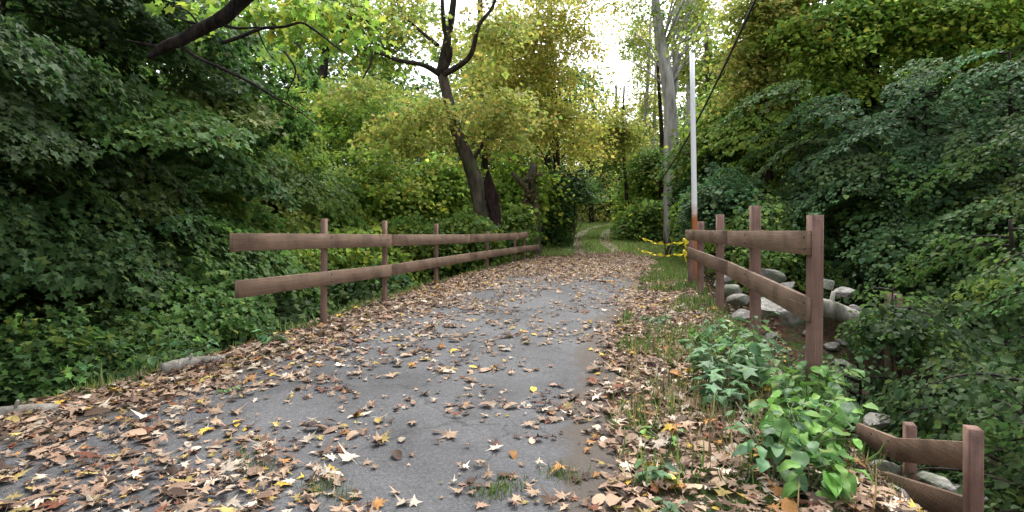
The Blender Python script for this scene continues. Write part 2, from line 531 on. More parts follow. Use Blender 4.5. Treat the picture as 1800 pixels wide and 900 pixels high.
def instance_leaves(tmpl, P, D, Nn, L, col):
    """place a template at P with its axis along D and its face along Nn, length L, colour col"""
    TV, TF = tmpl
    D = D / (np.linalg.norm(D, axis=1)[:, None] + 1e-9)
    Nn = Nn - D * np.sum(Nn * D, 1)[:, None]
    Nn = Nn / (np.linalg.norm(Nn, axis=1)[:, None] + 1e-9)
    S = np.cross(Nn, D)
    V = P[:, None, :] + L[:, None, None] * (TV[None, :, 0, None] * D[:, None, :] + TV[None, :, 1, None] * S[:, None, :] * 1.0 + TV[None, :, 2, None] * Nn[:, None, :])
    n, k = len(P), len(TV)
    flat = np.array([i for f in TF for i in f]); sizes = np.array([len(f) for f in TF])
    FF = (flat[None, :] + (np.arange(n) * k)[:, None]).ravel()
    SS = np.tile(sizes, n)
    CC = np.repeat(col, k, axis=0)
    return V.reshape(-1, 3), FF, SS, CC

def pick_colors(pal, n, jit=.22):
    cols = np.array([p[:3] for p in pal]); wts = np.array([p[3] for p in pal], float); wts /= wts.sum()
    c = cols[rng.choice(len(pal), n, p=wts)]
    return np.clip(c * np.exp(rng.normal(0, jit, (n, 1))) * np.exp(rng.normal(0, .07, (n, 3))), 0, .9)

PAL = {
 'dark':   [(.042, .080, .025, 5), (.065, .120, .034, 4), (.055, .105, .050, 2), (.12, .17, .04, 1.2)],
 'mid':    [(.055, .115, .028, 5), (.085, .16, .035, 4), (.06, .125, .055, 2), (.16, .20, .04, 1)],
 'light':  [(.13, .215, .045, 5), (.19, .28, .05, 3), (.09, .18, .055, 2), (.30, .34, .05, 1)],
 'lime':   [(.20, .33, .055, 4), (.29, .40, .06, 4), (.14, .26, .05, 2), (.44, .45, .06, 1)],
 'yellow': [(.50, .48, .10, 4), (.39, .43, .09, 4), (.62, .54, .13, 2.4), (.24, .32, .07, 1.6), (.52, .36, .10, .6)],
 'gold':   [(.42, .42, .10, 4), (.31, .38, .08, 4), (.52, .42, .11, 1.6), (.19, .28, .07, 2.6)],
 'olive':  [(.18, .27, .05, 4), (.26, .34, .06, 3), (.12, .21, .045, 3), (.42, .41, .06, 1.6)],
 'blue':   [(.070, .145, .062, 5), (.10, .19, .085, 4), (.055, .115, .040, 3), (.17, .24, .08, 1.2)],
 'rust':   [(.12, .13, .05, 3), (.22, .12, .07, 3), (.08, .12, .04, 3)],
}

def in_corridor(P, top=3.4, m=0.12):
    """the open lane over the bridge, kept clear of foliage"""
    x, y, z = P[:, 0], P[:, 1], P[:, 2]
    a = (x > XL(y) - m) & (x < XR(y) + m) & (y < 24) & (z < top)
    b = (np.abs(x - CX(y)) < 1.05) & (y >= 24) & (y < 50) & (z < roadz(y) + 2.0)
    return a | b

def crown_data(blobs, nspray, spray_r, per, leaf, pal, tmpl=L4, flat=.18, droop=.35, up=.75, clear=True, shell=.45, squash=1.0, floor=True):
    """sprays of leaves laid in thin drooping tiers through ellipsoid blobs"""
    wts = np.array([b[1][0] * b[1][2] for b in blobs], float); wts /= wts.sum()
    cs, outs = [], []
    for k, cnt in enumerate(rng.multinomial(nspray, wts)):
        c, r = np.array(blobs[k][0]), np.array(blobs[k][1])
        d = rng.normal(size=(cnt, 3)); d /= np.linalg.norm(d, axis=1)[:, None]
        rad = rng.random(cnt) ** shell
        lump = 1 + .22 * np.sin(d[:, 0] * 5 + k) * np.cos(d[:, 2] * 6 + k * 2)
        cs.append(c + d * rad[:, None] * r * lump[:, None]); outs.append(d)
    cs = np.concatenate(cs); outs = np.concatenate(outs)
    n = len(cs)
    sr = spray_r * np.exp(rng.normal(0, .3, n))
    cnt = np.maximum((per * (sr / spray_r) ** 1.6).astype(int), 4)
    ids = np.repeat(np.arange(n), cnt); m = len(ids)
    oh = outs.copy(); oh[:, 2] = 0; oh /= np.linalg.norm(oh, axis=1)[:, None] + 1e-6
    oh += rng.normal(0, .35, oh.shape); oh[:, 2] = 0; oh /= np.linalg.norm(oh, axis=1)[:, None] + 1e-6
    sd_ = np.stack([-oh[:, 1], oh[:, 0], 0 * oh[:, 0]], 1)
    a = rng.random(m) * 2 * math.pi; rr = np.sqrt(rng.random(m)) ** .9
    u = np.cos(a) * rr * 1.25; v = np.sin(a) * rr * .8
    rad = sr[ids]
    tilt = rng.normal(.25, .2, n)[ids]
    P = cs[ids] + oh[ids] * (u * rad)[:, None] + sd_[ids] * (v * rad)[:, None]
    P[:, 2] += -droop * rad * (np.maximum(u, -.3) ** 2 + .5 * v * v) - tilt * u * rad * .6 + rng.normal(0, flat, m) * rad
    D = oh[ids] * (.6 + u[:, None] * .4) + sd_[ids] * (v * .9)[:, None] + rng.normal(0, .4, (m, 3))
    D[:, 2] -= .35
    Nn = rng.normal(0, .45, (m, 3)); Nn[:, 2] += up; Nn += outs[ids] * .35
    L = leaf * np.exp(rng.normal(0, .22, m))
    tint_s = np.exp(rng.normal(0, .22, (n, 1)))[ids]
    col = pick_colors(pal, m) * tint_s
    # some sprays turn a different hue as a whole
    alt = pick_colors(pal, n, .1)[ids]
    f = (rng.random(n) < .5)[ids][:, None] * .6
    col = col * (1 - f) + alt * f
    keep = np.ones(m, bool)
    if clear: keep &= ~in_corridor(P)
    if floor: keep &= P[:, 2] > ground_h(P[:, 0], P[:, 1]) + .03
    return instance_leaves(tmpl, P[keep], D[keep], Nn[keep], L[keep], col[keep]), cs

def branch_to(mb, trunkP, trunkR, cs, n, r0, bow=.1):
    """limbs from the trunk out to n of the sprays"""
    if not len(cs): return
    for i in rng.choice(len(cs), min(n, len(cs)), replace=False):
        t = cs[i]
        want = t[2] - .45 * np.linalg.norm((t - trunkP.mean(0))[:2]) - .2
        k = int(np.argmin(np.abs(trunkP[:, 2] - want)))
        k = max(1, k)
        s = trunkP[k]; L = np.linalg.norm(t - s)
        if L < .2: continue
        m1 = s + (t - s) * .35 + rng.normal(0, bow, 3) * L + [0, 0, .10 * L]
        m2 = s + (t - s) * .7 + rng.normal(0, bow, 3) * L + [0, 0, .08 * L]
        rr = min(r0, trunkR[k] * .75)
        tube(mb, [s, m1, m2, t], [rr, rr * .7, rr * .45, rr * .18], 6, .05, subdiv=3)

def tree(name, label, cat, base, trunk, rad, blobs, ns, sr, per, leaf, pal, bark, tmpl=L4, nb=10, br=.05, group=None, **kw):
    base = np.array(base, float)
    root = empty(name, base, label, cat, group)
    P = np.array(trunk, float); r = np.array(rad, float)
    mb = MB(); tube(mb, P, r, 12, .10, subdiv=6)
    mb.build("trunk", bark, root, base, smooth=True)
    # dense trunk samples to spring limbs from
    t = np.linspace(0, len(P) - 1, 24)
    TP = np.stack([np.interp(t, range(len(P)), P[:, i]) for i in range(3)], 1)
    TR = np.interp(t, range(len(P)), r)
    allc = []; VV = []; FF = []; SS = []; CC = []; off = 0
    (V, F_, S_, C_), cs = crown_data(blobs, ns, sr, per, leaf, PAL[pal], tmpl, **kw)
    if nb:
        if nb > 10:
            mb = MB(); branch_to(mb, TP, TR, cs, nb, br)
            mb.build("branches", bark, root, base, smooth=True)
        else:
            for q in range(nb):
                mb = MB(); branch_to(mb, TP, TR, cs, 1, br)
                if mb.n: mb.build("branch", bark, root, base, smooth=True)
    me = mesh_from("crown", V - base, F_, S_, M_leaf, C_)
    obj("crown", me, root)
    return root

def bough_data(P0, Dr, Ln, Wd, per, leaf, pal, tmpl, rise=.25, droop=.55, flat=.05):
    """long leafy boughs: start points, outward directions, lengths, widths"""
    nb = len(P0); cnt = np.maximum((per * Ln * Wd).astype(int), 12)
    ids = np.repeat(np.arange(nb), cnt); m = len(ids)
    s_ = rng.random(m) ** .75
    wprof = np.sin(np.clip(s_ * .92 + .08, 0, 1) * math.pi) ** .6
    # side fingers: leaves gather along side twigs
    nf = 7
    fing = np.round(s_ * nf + rng.normal(0, .22, m)) / nf
    s2 = np.where(rng.random(m) < .6, fing * .7 + s_ * .3, s_)
    v = (rng.random(m) * 2 - 1) * wprof
    sideD = np.stack([-Dr[:, 1], Dr[:, 0], 0 * Dr[:, 0]], 1)
    s3 = s2 + np.abs(v) * .16
    P = P0[ids] + Dr[ids] * (s3 * Ln[ids])[:, None] + sideD[ids] * (v * Wd[ids])[:, None]
    ph = rng.random(nb) * 6
    P[:, 2] += rise * Ln[ids] * s3 - droop * Ln[ids] * s3 ** 2.2 - .22 * Wd[ids] * v * v + rng.normal(0, flat, m) * (.6 + s3) + .07 * np.sin(s3 * 9 + v * 3 + ph[ids])
    D = Dr[ids] * .8 + sideD[ids] * (v * 1.2)[:, None] + rng.normal(0, .3, (m, 3))
    D[:, 2] -= .30 + .45 * s3
    Nn = rng.normal(0, .38, (m, 3)); Nn[:, 2] += .85; Nn += Dr[ids] * .6
    L = leaf * np.exp(rng.normal(0, .30, m))
    tb = np.exp(rng.normal(0, .20, (nb, 1)))[ids]
    alt = pick_colors(pal, nb, .1)[ids]
    col = pick_colors(pal, m) * .55 + alt * .45
    col = col * tb
    keep = ~in_corridor(P) & (P[:, 2] > ground_h(P[:, 0], P[:, 1]) + .03)
    return instance_leaves(tmpl, P[keep], D[keep], Nn[keep], L[keep], col[keep])

def bough_tree(label, px, d, ztop, nb, length, width, per, leaf, pal, tmpl=L6, zlow=.05, face=None, spread=150, group=None, r=.09, name="tiered_tree", bark=None, dpx=0, **kw):
    """a small tree whose leafy boughs leave the trunk in drooping tiers; face = main compass direction of the boughs (deg, 0 = +X)"""
    bark = bark or M_bark_dark
    b = gb(px, d); H = ztop - b[2]
    root = empty(name, b, label, "tree", group)
    top = b + [dpx, 0, H * 1.02]
    TP = np.array([b * (1 - t) + top * t + np.array([math.sin(t * 5 + px) * .12, math.cos(t * 4 + px) * .1, 0]) * min(1, t * 4) for t in np.linspace(0, 1, 9)])
    mb = MB(); tube(mb, TP, [r * (1.25 - 1.0 * t) for t in np.linspace(0, 1, 9)], 10, .1, subdiv=3)
    mb.build("trunk", bark, root, b, smooth=True)
    t = zlow + (1 - zlow) * (np.arange(nb) + rng.random(nb)) / nb
    P0 = np.stack([np.interp(t, np.linspace(0, 1, 9), TP[:, i]) for i in range(3)], 1)
    az = np.radians((face if face is not None else rng.random() * 360) + (rng.random(nb) - .5) * 2 * spread)
    Dr = np.stack([np.cos(az), np.sin(az), 0 * az], 1)
    Ln = length * (1.05 - .35 * t ** 3) * np.exp(np.clip(rng.normal(0, .38, nb), -.9, .6)); Wd = width * np.exp(rng.normal(0, .2, nb)) * (Ln / length)
    V, F_, S_, C_ = bough_data(P0, Dr, Ln, Wd, per, leaf, PAL[pal], tmpl, **kw)
    rise = kw.get('rise', .25); droop = kw.get('droop', .55)
    mb = MB()
    for i in range(nb):
        pts = []
        for q in (0, .3, .6, .9):
            p = P0[i] + Dr[i] * q * Ln[i]; p[2] += rise * Ln[i] * q - droop * Ln[i] * q ** 2.2 - .02
            pts.append(p)
        tube(mb, pts, [.022, .016, .010, .004], 5, .06, subdiv=2)
    mb.build("branches", bark, root, b, smooth=True)
    obj("crown", mesh_from("crown", V - b, F_, S_, M_leaf, C_), root)
    return root

def shrub(name, label, base, blobs, ns, sr, per, leaf, pal, tmpl=L4, group=None, cat="shrub", nb=10, **kw):
    base = np.array(base, float); base[2] = float(ground_h(base[0], base[1])) - .05
    root = empty(name, base, label, cat, group)
    (V, F_, S_, C_), cs = crown_data(blobs, ns, sr, per, leaf, PAL[pal], tmpl, **kw)
    mb = MB()
    for i in rng.choice(len(cs), nb, replace=False):
        t = cs[i]; m = base + (t - base) * .5 + rng.normal(0, .08, 3) * np.linalg.norm(t - base) + [0, 0, .1]
        tube(mb, [base + rng.normal(0, .06, 3) * [1, 1, 0], m, t], [.022, .014, .004], 5, .05, subdiv=3)
    mb.build("stems", M_bark_brown, root, base)
    obj("foliage", mesh_from("foliage", V - base, F_, S_, M_leaf, C_), root)
    return root

def bl(px, py, d, rpx, rpy, rd=None):
    k = d / 1000
    return (at(px, py, d), (rpx * k, rd if rd else rpx * k * .8, rpy * k))

def gb(px, d, dz=-.1):
    x = (px - 900) / 1000 * d
    return np.array([x, d, float(ground_h(x, d)) + dz])

def up_trunk(px, d, top_px, top_py, r, lean=0, n=5):
    b = gb(px, d); t = at(top_px, top_py, d)
    P = []
    for i in range(n):
        s = i / (n - 1)
        q = b * (1 - s) + t * s
        q[0] += math.sin(s * 5 + px) * r * .8; q[1] += math.cos(s * 4 + px) * r * .6
        P.append(q)
    return b, P, [r * (1.25 if i == 0 else 1) * (1 - .62 * i / (n - 1)) for i in range(n)]

# ================================================================== FOREST
# ---- near left wall of foliage
for (px, d, zt, nb, ln, wd, per, leaf, pal, tm, face, sp, lab) in [
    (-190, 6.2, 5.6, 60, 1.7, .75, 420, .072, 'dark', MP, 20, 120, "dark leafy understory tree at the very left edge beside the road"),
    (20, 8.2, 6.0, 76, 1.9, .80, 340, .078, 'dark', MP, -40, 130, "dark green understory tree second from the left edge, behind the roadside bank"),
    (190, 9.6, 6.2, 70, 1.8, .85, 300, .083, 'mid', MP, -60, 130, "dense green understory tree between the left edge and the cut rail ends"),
    (330, 11.5, 5.4, 70, 1.8, .85, 230, .095, 'mid', MP, -60, 140, "bushy green understory tree just left of the cut ends of the left fence rails"),
    (95, 13, 8.5, 70, 2.6, 1.1, 170, .11, 'light', L6, -80, 140, "tall green tree above the dark understory in the upper left corner"),
    (300, 15, 8.0, 50, 2.3, 1.0, 160, .11, 'light', L6, -80, 140, "green tree behind the heavy black limb's tip"),
    (440, 15.5, 4.2, 46, 1.9, .9, 160, .11, 'light', L6, -70, 140, "small light green tree above the near half of the left fence")]:
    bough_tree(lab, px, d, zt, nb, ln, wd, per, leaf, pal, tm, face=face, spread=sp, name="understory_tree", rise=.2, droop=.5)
# low bank growth left
for (px, py, d, rx, ry, lab) in [(70, 640, 6.2, 120, 60, "low blue-green shrub on the bank at the far left edge"),
                                 (215, 620, 7.2, 110, 60, "low blue-green shrub on the bank above the grey log"),
                                 (345, 580, 8.2, 90, 50, "low dark shrub beside the road bank left of the fence")]:
    shrub("bank_shrub", lab, gb(px, d), [bl(px, py, d, rx, ry)], 150, .30, 60, .075, 'mid', MP, group="low shrubs on the left bank")
# behind the left fence
FS = [(470, 470, 12, 105, 65, 'light', "leafy green shrub behind the near open end of the left fence"),
      (600, 455, 14, 105, 65, 'lime', "bright green shrub behind the left fence between its first two posts"),
      (720, 440, 16, 95, 65, 'light', "mid green shrub behind the left fence between its second and third posts"),
      (820, 425, 15.5, 60, 50, 'light', "small light shrub behind the left fence at the foot of the leaning tree"),
      (925, 405, 20, 50, 40, 'light', "green shrub at the broken snag's foot behind the left fence's far end"),
      (500, 345, 17, 125, 75, 'light', "tall light green shrub above the near half of the left fence"),
      (660, 335, 20, 125, 80, 'lime', "tall mid green shrub left of the leaning tree trunk"),
      (770, 345, 21, 80, 70, 'lime', "fresh green shrub directly left of the leaning trunk"),
      (905, 350, 24, 55, 80, 'lime', "pale green shrub between the leaning trunk and the ivy stump")]
for (px, py, d, rx, ry, pal, lab) in FS:
    shrub("forest_shrub", lab, gb(px, d), [bl(px, py, d, rx, ry)], 120, .036 * d, 62, .0055 * d + .03, pal, L6, group="shrubs behind the left fence", nb=8, flat=.10, droop=.5, up=.9)
# ravine fill under the left fence
for (px, py, d, lab) in [(470, 560, 9.5, "dark fern-like shrub down the ravine under the near left rails"),
                         (640, 520, 12, "dark shrub in the ravine below the middle of the left fence")]:
    shrub("ravine_shrub", lab, gb(px, d), [bl(px, py, d, 100, 45)], 80, .32, 40, .11, 'dark', group="dark shrubs in the ravine")

# ---- mid distance, centre left
b, tp, tr = up_trunk(388, 17, 405, 60, .11)
tree("slender_tree", "slender pale trunked tree on the upper left with sky behind", "tree", b, tp, tr,
     [bl(400, 230, 17, 60, 70)], 60, .5, 40, .13, 'light', M_bark_grey, nb=6, br=.03)
b, tp, tr = up_trunk(520, 21, 510, -200, .2)
tree("woodland_tree", "green and lime tree standing behind the left fence below the long dark branch", "tree", b, tp, tr,
     [bl(600, 210, 21, 120, 70), bl(470, 270, 21, 110, 55)], 150, .7, 58, .12, 'lime', M_bark_dark, nb=16, br=.05)
b, tp, tr = up_trunk(570, 27, 560, -300, .25)
tree("woodland_tree", "tall yellow-green tree with sky gaps left of the forked tree top", "tree", b, tp, tr,
     [bl(570, 20, 27, 100, 45), bl(680, 80, 27, 80, 45), bl(730, 20, 27, 50, 25), bl(650, 200, 27, 90, 55)], 190, .75, 50, .17, 'olive', M_bark_dark, nb=16, br=.06)

# the leaning forked maple with its rotten stump side
d = 17.0
base = gb(858, d, -.1)
root = empty("leaning_maple", base, "dark leaning forked maple with a rotten hollow side behind the left fence", "tree")
TPx = [(858, 445), (852, 385), (843, 340), (826, 290), (808, 245), (797, 210), (785, 165), (776, 128)]
TR_ = [.36, .29, .26, .21, .175, .165, .155, .145]
P = [at(px, py, d) for px, py in TPx]; P[0] = base
mb = MB(); tube(mb, P, TR_, 16, .10, subdiv=6)
mb.build("trunk", M_bark_brown, root, base, smooth=True)
mb = MB()
tube(mb, [base + [.12, -.1, 0], at(866, 388, d - .12), at(862, 345, d - .1), at(858, 300, d)], [.26, .22, .20, .04], 14, .45, subdiv=8)
mb.build("rotten_stub", M_bark_rot, root, base)
mb = MB()
tube(mb, [at(776, 130, d), at(782, 90, d), at(792, 40, d), at(800, -20, d), at(815, -150, d)], [.17, .13, .11, .09, .05], 10, .1, subdiv=5)
tube(mb, [at(776, 130, d), at(790, 95, d - .3), at(780, 40, d - .6), at(776, -40, d - .8)], [.12, .10, .07, .04], 8, .1, subdiv=5)
tube(mb, [at(778, 132, d), at(803, 118, d - .5), at(828, 95, d - .8), at(842, 45, d - 1), at(866, 12, d - 1.1), at(880, -40, d - 1.2)], [.10, .085, .075, .055, .045, .03], 8, .12, subdiv=5)
tube(mb, [at(776, 132, d), at(745, 115, d - .5), at(700, 106, d - 1), at(660, 92, d - 1.4), at(650, 115, d - 1.5), at(638, 138, d - 1.6)], [.10, .07, .06, .045, .035, .02], 8, .12, subdiv=5)
tube(mb, [at(770, 80, d), at(740, 55, d + .6), at(705, 20, d + 1), at(690, -30, d + 1.2)], [.07, .05, .04, .03], 7, .12, subdiv=4)
tube(mb, [at(826, 290, d), at(860, 240, d + .8), at(910, 200, d + 1.4), at(935, 150, d + 2)], [.07, .05, .04, .02], 7, .12, subdiv=4)
mb.build("limbs", M_bark_dark, root, base, smooth=True)
(V, F_, S_, C_), cs = crown_data([bl(690, 20, 17, 80, 30), bl(870, 50, 17, 60, 50), bl(720, 215, 17.5, 100, 50), bl(870, 200, 17.5, 70, 60), bl(640, 150, 16, 60, 35), bl(765, 195, 16.4, 40, 35)],
                                 130, .55, 46, .13, PAL['gold'])
obj("crown", mesh_from("crown", V - base, F_, S_, M_leaf, C_), root)

# yellow tree right of it
b, tp, tr = up_trunk(975, 28, 972, -150, .2)
tree("yellow_tree", "large yellow leaved tree in the middle leaning over the start of the path", "tree", b, tp, tr,
     [bl(960, 60, 24, 110, 110), bl(980, 190, 24, 95, 80), bl(1020, 265, 24, 45, 40), bl(900, 130, 24, 80, 90)], 300, .7, 62, .125, 'yellow', M_bark_dark, nb=24, br=.05)
b, tp, tr = up_trunk(850, 29, 850, -250, .22)
tree("yellow_tree", "yellow-green tree directly behind the forked maple", "tree", b, tp, tr,
     [bl(850, 110, 29, 100, 80), bl(770, 215, 29, 120, 60), bl(900, 230, 29, 110, 70)], 170, .8, 55, .15, 'gold', M_bark_dark, nb=16, br=.06)
# ivy stump
d = 21
base = gb(936, d)
root = empty("broken_trunk", base, "short broken grey-brown trunk snag beside the dark bush at the path", "tree snag")
mb = MB(); tube(mb, [base, at(936, 370, d), at(932, 325, d), at(938, 288, d)], [.30, .24, .20, .13], 14, .3, subdiv=5)
tube(mb, [at(934, 345, d), at(915, 320, d), at(900, 303, d)], [.13, .09, .05], 8, .15, subdiv=3)
mb.build("trunk", M_bark_brown, root, base, smooth=True)
(V, F_, S_, C_), cs = crown_data([bl(948, 345, d - .2, 18, 55)], 30, .25, 40, .10, PAL['rust'])
obj("ivy", mesh_from("ivy", V - base, F_, S_, M_leaf, C_), root)
# dark rounded bush at the left of the path mouth
b, tp, tr = up_trunk(975, 20.5, 985, 300, .09)
b = gb(985, 26)
shrub("dark_bush", "large rounded dark green bush at the left side of the path mouth", b,
      [bl(985, 370, 26, 58, 55), bl(960, 400, 25.5, 45, 32), bl(995, 325, 26.5, 45, 35)], 260, .5, 60, .12, 'mid', nb=16)
shrub("path_shrub", "green shrub beside the path just beyond the dark bush", gb(1005, 31), [bl(1000, 350, 31, 38, 45)], 120, .7, 44, .17, 'mid')

# ---- beyond, along the path
for (px, d, tx, ty, r, bark, lab, blobs, pal) in [
    (1101, 33, 1097, 150, .13, M_bark_dark, "thin black trunked tree standing right at the edge of the path", [(1085, 230, 40, 50)], 'gold'),
    (1134, 38, 1140, 30, .2, M_bark_grey, "slim grey tree between the black trunk and the big pale trunk", [(1122, 250, 30, 40), (1142, 150, 22, 60), (1116, 70, 24, 60), (1105, 0, 20, 40)], 'gold'),
    (1087, 44, 1086, 150, .20, M_bark_dark, "dark trunked tree in the gloom where the path disappears", [(1075, 250, 35, 50)], 'light'),
    (1162, 31, 1157, 60, .17, M_bark_dark, "dark trunk close behind and left of the big pale trunk", [(1150, 290, 30, 30)], 'light'),
    (1207, 31, 1212, -60, .17, M_bark_grey, "slender pale tree between the big pale trunk and the white pole", [(1215, 20, 30, 50), (1205, 120, 22, 40)], 'gold'),
    (1148, 46, 1150, 20, .20, M_bark_grey, "distant pale tree seen past the left side of the big pale trunk", [(1128, 90, 22, 60), (1140, 190, 30, 40)], 'gold'),
    (1236, 24, 1240, 60, .20, M_bark_brown, "brown trunked tree right behind the white pole", [(1262, 120, 40, 40), (1262, 230, 40, 40)], 'olive'),
]:
    b, tp, tr = up_trunk(px, d, tx, ty, r)
    tree("path_tree", lab, "tree", b, tp, tr, [bl(x, y, d, rx, ry) for x, y, rx, ry in blobs], 80, .75, 44, .16, pal, bark, nb=8, br=.05)

# big pale dead-topped tree
d = 27
base = gb(1182, d)
root = empty("pale_tree", base, "big tall pale grey tree right of the path with thin bare upper branches", "tree")
mb = MB()
tube(mb, [base, at(1181, 370, d), at(1180, 280, d), at(1178, 200, d), at(1172, 130, d), at(1160, 60, d), at(1152, 0, d), at(1146, -120, d)], [.46, .38, .34, .31, .28, .24, .20, .12], 14, .07, subdiv=6)
mb.build("trunk", M_bark_grey, root, base, smooth=True)
mb = MB()
tube(mb, [at(1180, 190, d), at(1188, 130, d + .5), at(1183, 70, d + .8), at(1190, 10, d + 1), at(1215, -80, d + 1)], [.16, .13, .11, .08, .04], 8, .08, subdiv=5)
for k in range(26):
    px0 = 1160 + rng.random() * 28; py0 = 30 + rng.random() * 130
    dx = rng.choice([-1, 1, 1, 1]) * (30 + rng.random() * 70); dy = -(40 + rng.random() * 110); dd = rng.normal(0, 1.5)
    tube(mb, [at(px0, py0, d), at(px0 + dx * .4, py0 + dy * .5, d + dd * .5), at(px0 + dx, py0 + dy, d + dd)], [.06, .04, .012], 6, .1, subdiv=4)
mb.build("branches", M_bark_grey, root, base, smooth=True)
(V, F_, S_, C_), cs = crown_data([bl(1150, 40, d, 35, 60), bl(1215, 30, d, 60, 60), bl(1240, 110, d, 50, 50)], 60, .6, 30, .14, PAL['olive'])
obj("crown", mesh_from("crown", V - base, F_, S_, M_leaf, C_), root)
# shrubs on the right of the path
for (px, py, d, rx, ry, pal, lab) in [
    (1150, 378, 29, 38, 24, 'light', "grey-green shrub left of the pale trunk's foot"),
    (1172, 400, 20, 42, 18, 'light', "low grey-green weedy shrub beyond the far end of the right fence"),
    (1150, 320, 35, 40, 45, 'lime', "light shrub behind the thin black trunk"),
    (1243, 345, 21, 40, 50, 'mid', "green shrub right behind the white pole"),
    (1275, 350, 15.5, 60, 55, 'blue', "blue-green shrub behind the middle posts of the right fence"),
    (1255, 270, 22, 60, 60, 'light', "tall light shrub to the right of the white pole"),
    (1300, 200, 21, 60, 60, 'lime', "tall yellow-green bush above the right fence")]:
    shrub("path_shrub", lab, gb(px, d), [bl(px, py, d, rx, ry)], 95, .036 * d, 66, .0052 * d + .03, pal, L6, group="shrubs right of the path", nb=8, flat=.10, droop=.55, up=.9, shell=.7)

# ---- right hand side
b, tp, tr = up_trunk(1340, 19, 1350, -250, .22)
tree("yellow_tree", "yellow-green tree at the upper right beside the dark cable", "tree", b, tp, tr,
     [bl(1340, 50, 19, 80, 75), bl(1400, -30, 19, 90, 60), bl(1330, 150, 19, 60, 50)], 240, .6, 55, .13, 'gold', M_bark_dark, nb=16, br=.05)
b, tp, tr = up_trunk(1520, 18, 1530, -300, .25)
tree("woodland_tree", "olive green tree over the right ravine, between the yellow tree and the corner", "tree", b, tp, tr,
     [bl(1480, 60, 18, 110, 80), bl(1560, 10, 18, 110, 70), bl(1450, 150, 18, 80, 50)], 230, .6, 60, .14, 'lime', M_bark_dark, nb=18, br=.05)
b, tp, tr = up_trunk(1720, 17, 1710, -300, .25)
tree("woodland_tree", "olive green tree in the upper right corner", "tree", b, tp, tr,
     [bl(1690, 50, 17, 130, 90), bl(1800, 20, 17, 120, 100)], 230, .6, 60, .13, 'lime', M_bark_dark, nb=18, br=.05)
# tiered trees whose boughs droop towards the open creek
rng = np.random.default_rng(21)
for (px, d, zt, nb, ln, wd, per, leaf, pal, face, zl, lab) in [
    (1480, 14.5, 4.9, 15, 1.6, .62, 260, .080, 'blue', 235, .52, "tiered tree with drooping blue-green sprays right of the yellow tree"),
    (1620, 13.5, 5.2, 17, 1.9, .65, 260, .080, 'blue', 235, .50, "tiered tree with drooping blue-green sprays in the middle of the right wall"),
    (1770, 12.5, 5.2, 18, 2.0, .65, 260, .080, 'blue', 230, .48, "tiered tree with drooping blue-green sprays at the right edge"),
    (1400, 16.0, 5.4, 32, 1.6, .65, 220, .090, 'mid', 240, .10, "upright green tree with layered branches behind the near post of the right fence"),
    (1510, 15.5, 3.6, 22, 1.7, .6, 230, .085, 'mid', 235, .30, "mid green layered tree above the creek boulders"),
    (1610, 13.0, 3.1, 20, 1.7, .6, 240, .078, 'mid', 225, .42, "layered tree in the middle of the right foliage wall above the dark hollow"),
    (1720, 12.0, 3.0, 20, 1.8, .6, 240, .075, 'mid', 220, .42, "layered green tree right of the dark hollow"),
    (1850, 10.5, 3.6, 22, 1.8, .65, 240, .072, 'mid', 205, .20, "leafy layered tree at the right edge below the tiered sprays"),
    (1900, 7.2, 1.2, 18, 1.4, .55, 280, .066, 'mid', 190, .35, "low layered tree at the right edge behind the lower fence"),
    (1770, 9.0, 1.5, 12, 1.3, .5, 280, .068, 'mid', 200, .5, "small green tree with drooping pale tips in the right ravine"),
    (1560, 18.5, 6.0, 56, 2.8, 1.2, 120, .11, 'dark', 240, .03, "dark tree in the shade behind the tiered sprays"),
    (1700, 16.5, 5.8, 56, 2.8, 1.2, 120, .11, 'dark', 235, .03, "dark tree in the shade further right behind the tiered sprays"),
    (1840, 15.0, 6.2, 46, 2.6, 1.1, 140, .10, 'mid', 210, .05, "green tree at the right edge under the olive crowns"),
    (1540, 20.5, 7.0, 40, 2.4, .9, 120, .11, 'lime', 240, .4, "lime green tree between the olive crowns and the tiered sprays"),
    (1700, 18.5, 7.0, 40, 2.4, .9, 120, .11, 'lime', 235, .5, "lime green tree under the corner crown, above the tiered sprays"),
    (1340, 19.5, 5.6, 46, 2.0, .8, 150, .10, 'lime', 240, .1, "yellow-green layered tree left of the tiered sprays"),
    (1330, 14.5, 2.3, 26, 1.2, .55, 240, .080, 'light', 240, .1, "light green layered sapling behind the tallest post of the right fence")]:
    bough_tree(lab, px, d, zt, nb, ln, wd, per, leaf, pal, L6, face=face, spread=100, rise=.16, droop=.62, flat=.022, zlow=zl)
for (px, d, zt, nb, ln, wd, pal, lab) in [
    (1578, 7.5, .62, 18, .8, .4, 'dark', "low drooping shrub around the foot of the stub post"),
    (1500, 7.2, -.2, 14, .9, .5, 'blue', "soft blue-green low shrub on the bank right of the near fence post"),
    (1680, 6.8, -.15, 14, .9, .5, 'mid', "low drooping shrub above the lower fence"),
    (1800, 5.6, -.1, 18, 1.0, .55, 'dark', "dark low shrub behind the end post of the lower fence"),
    (1860, 4.6, -.3, 22, .9, .5, 'dark', "dark low shrub in the bottom right corner"),
    (1640, 10.2, .3, 12, 1.0, .5, 'dark', "dark low shrub beyond the fallen grey log")]:
    bough_tree(lab, px, d, zt, nb, ln, wd, 330, .062, pal, L6, spread=180, rise=.35, droop=.55, flat=.04, zlow=.0, r=.03, name="ravine_shrub", group="low shrubs in the right ravine")
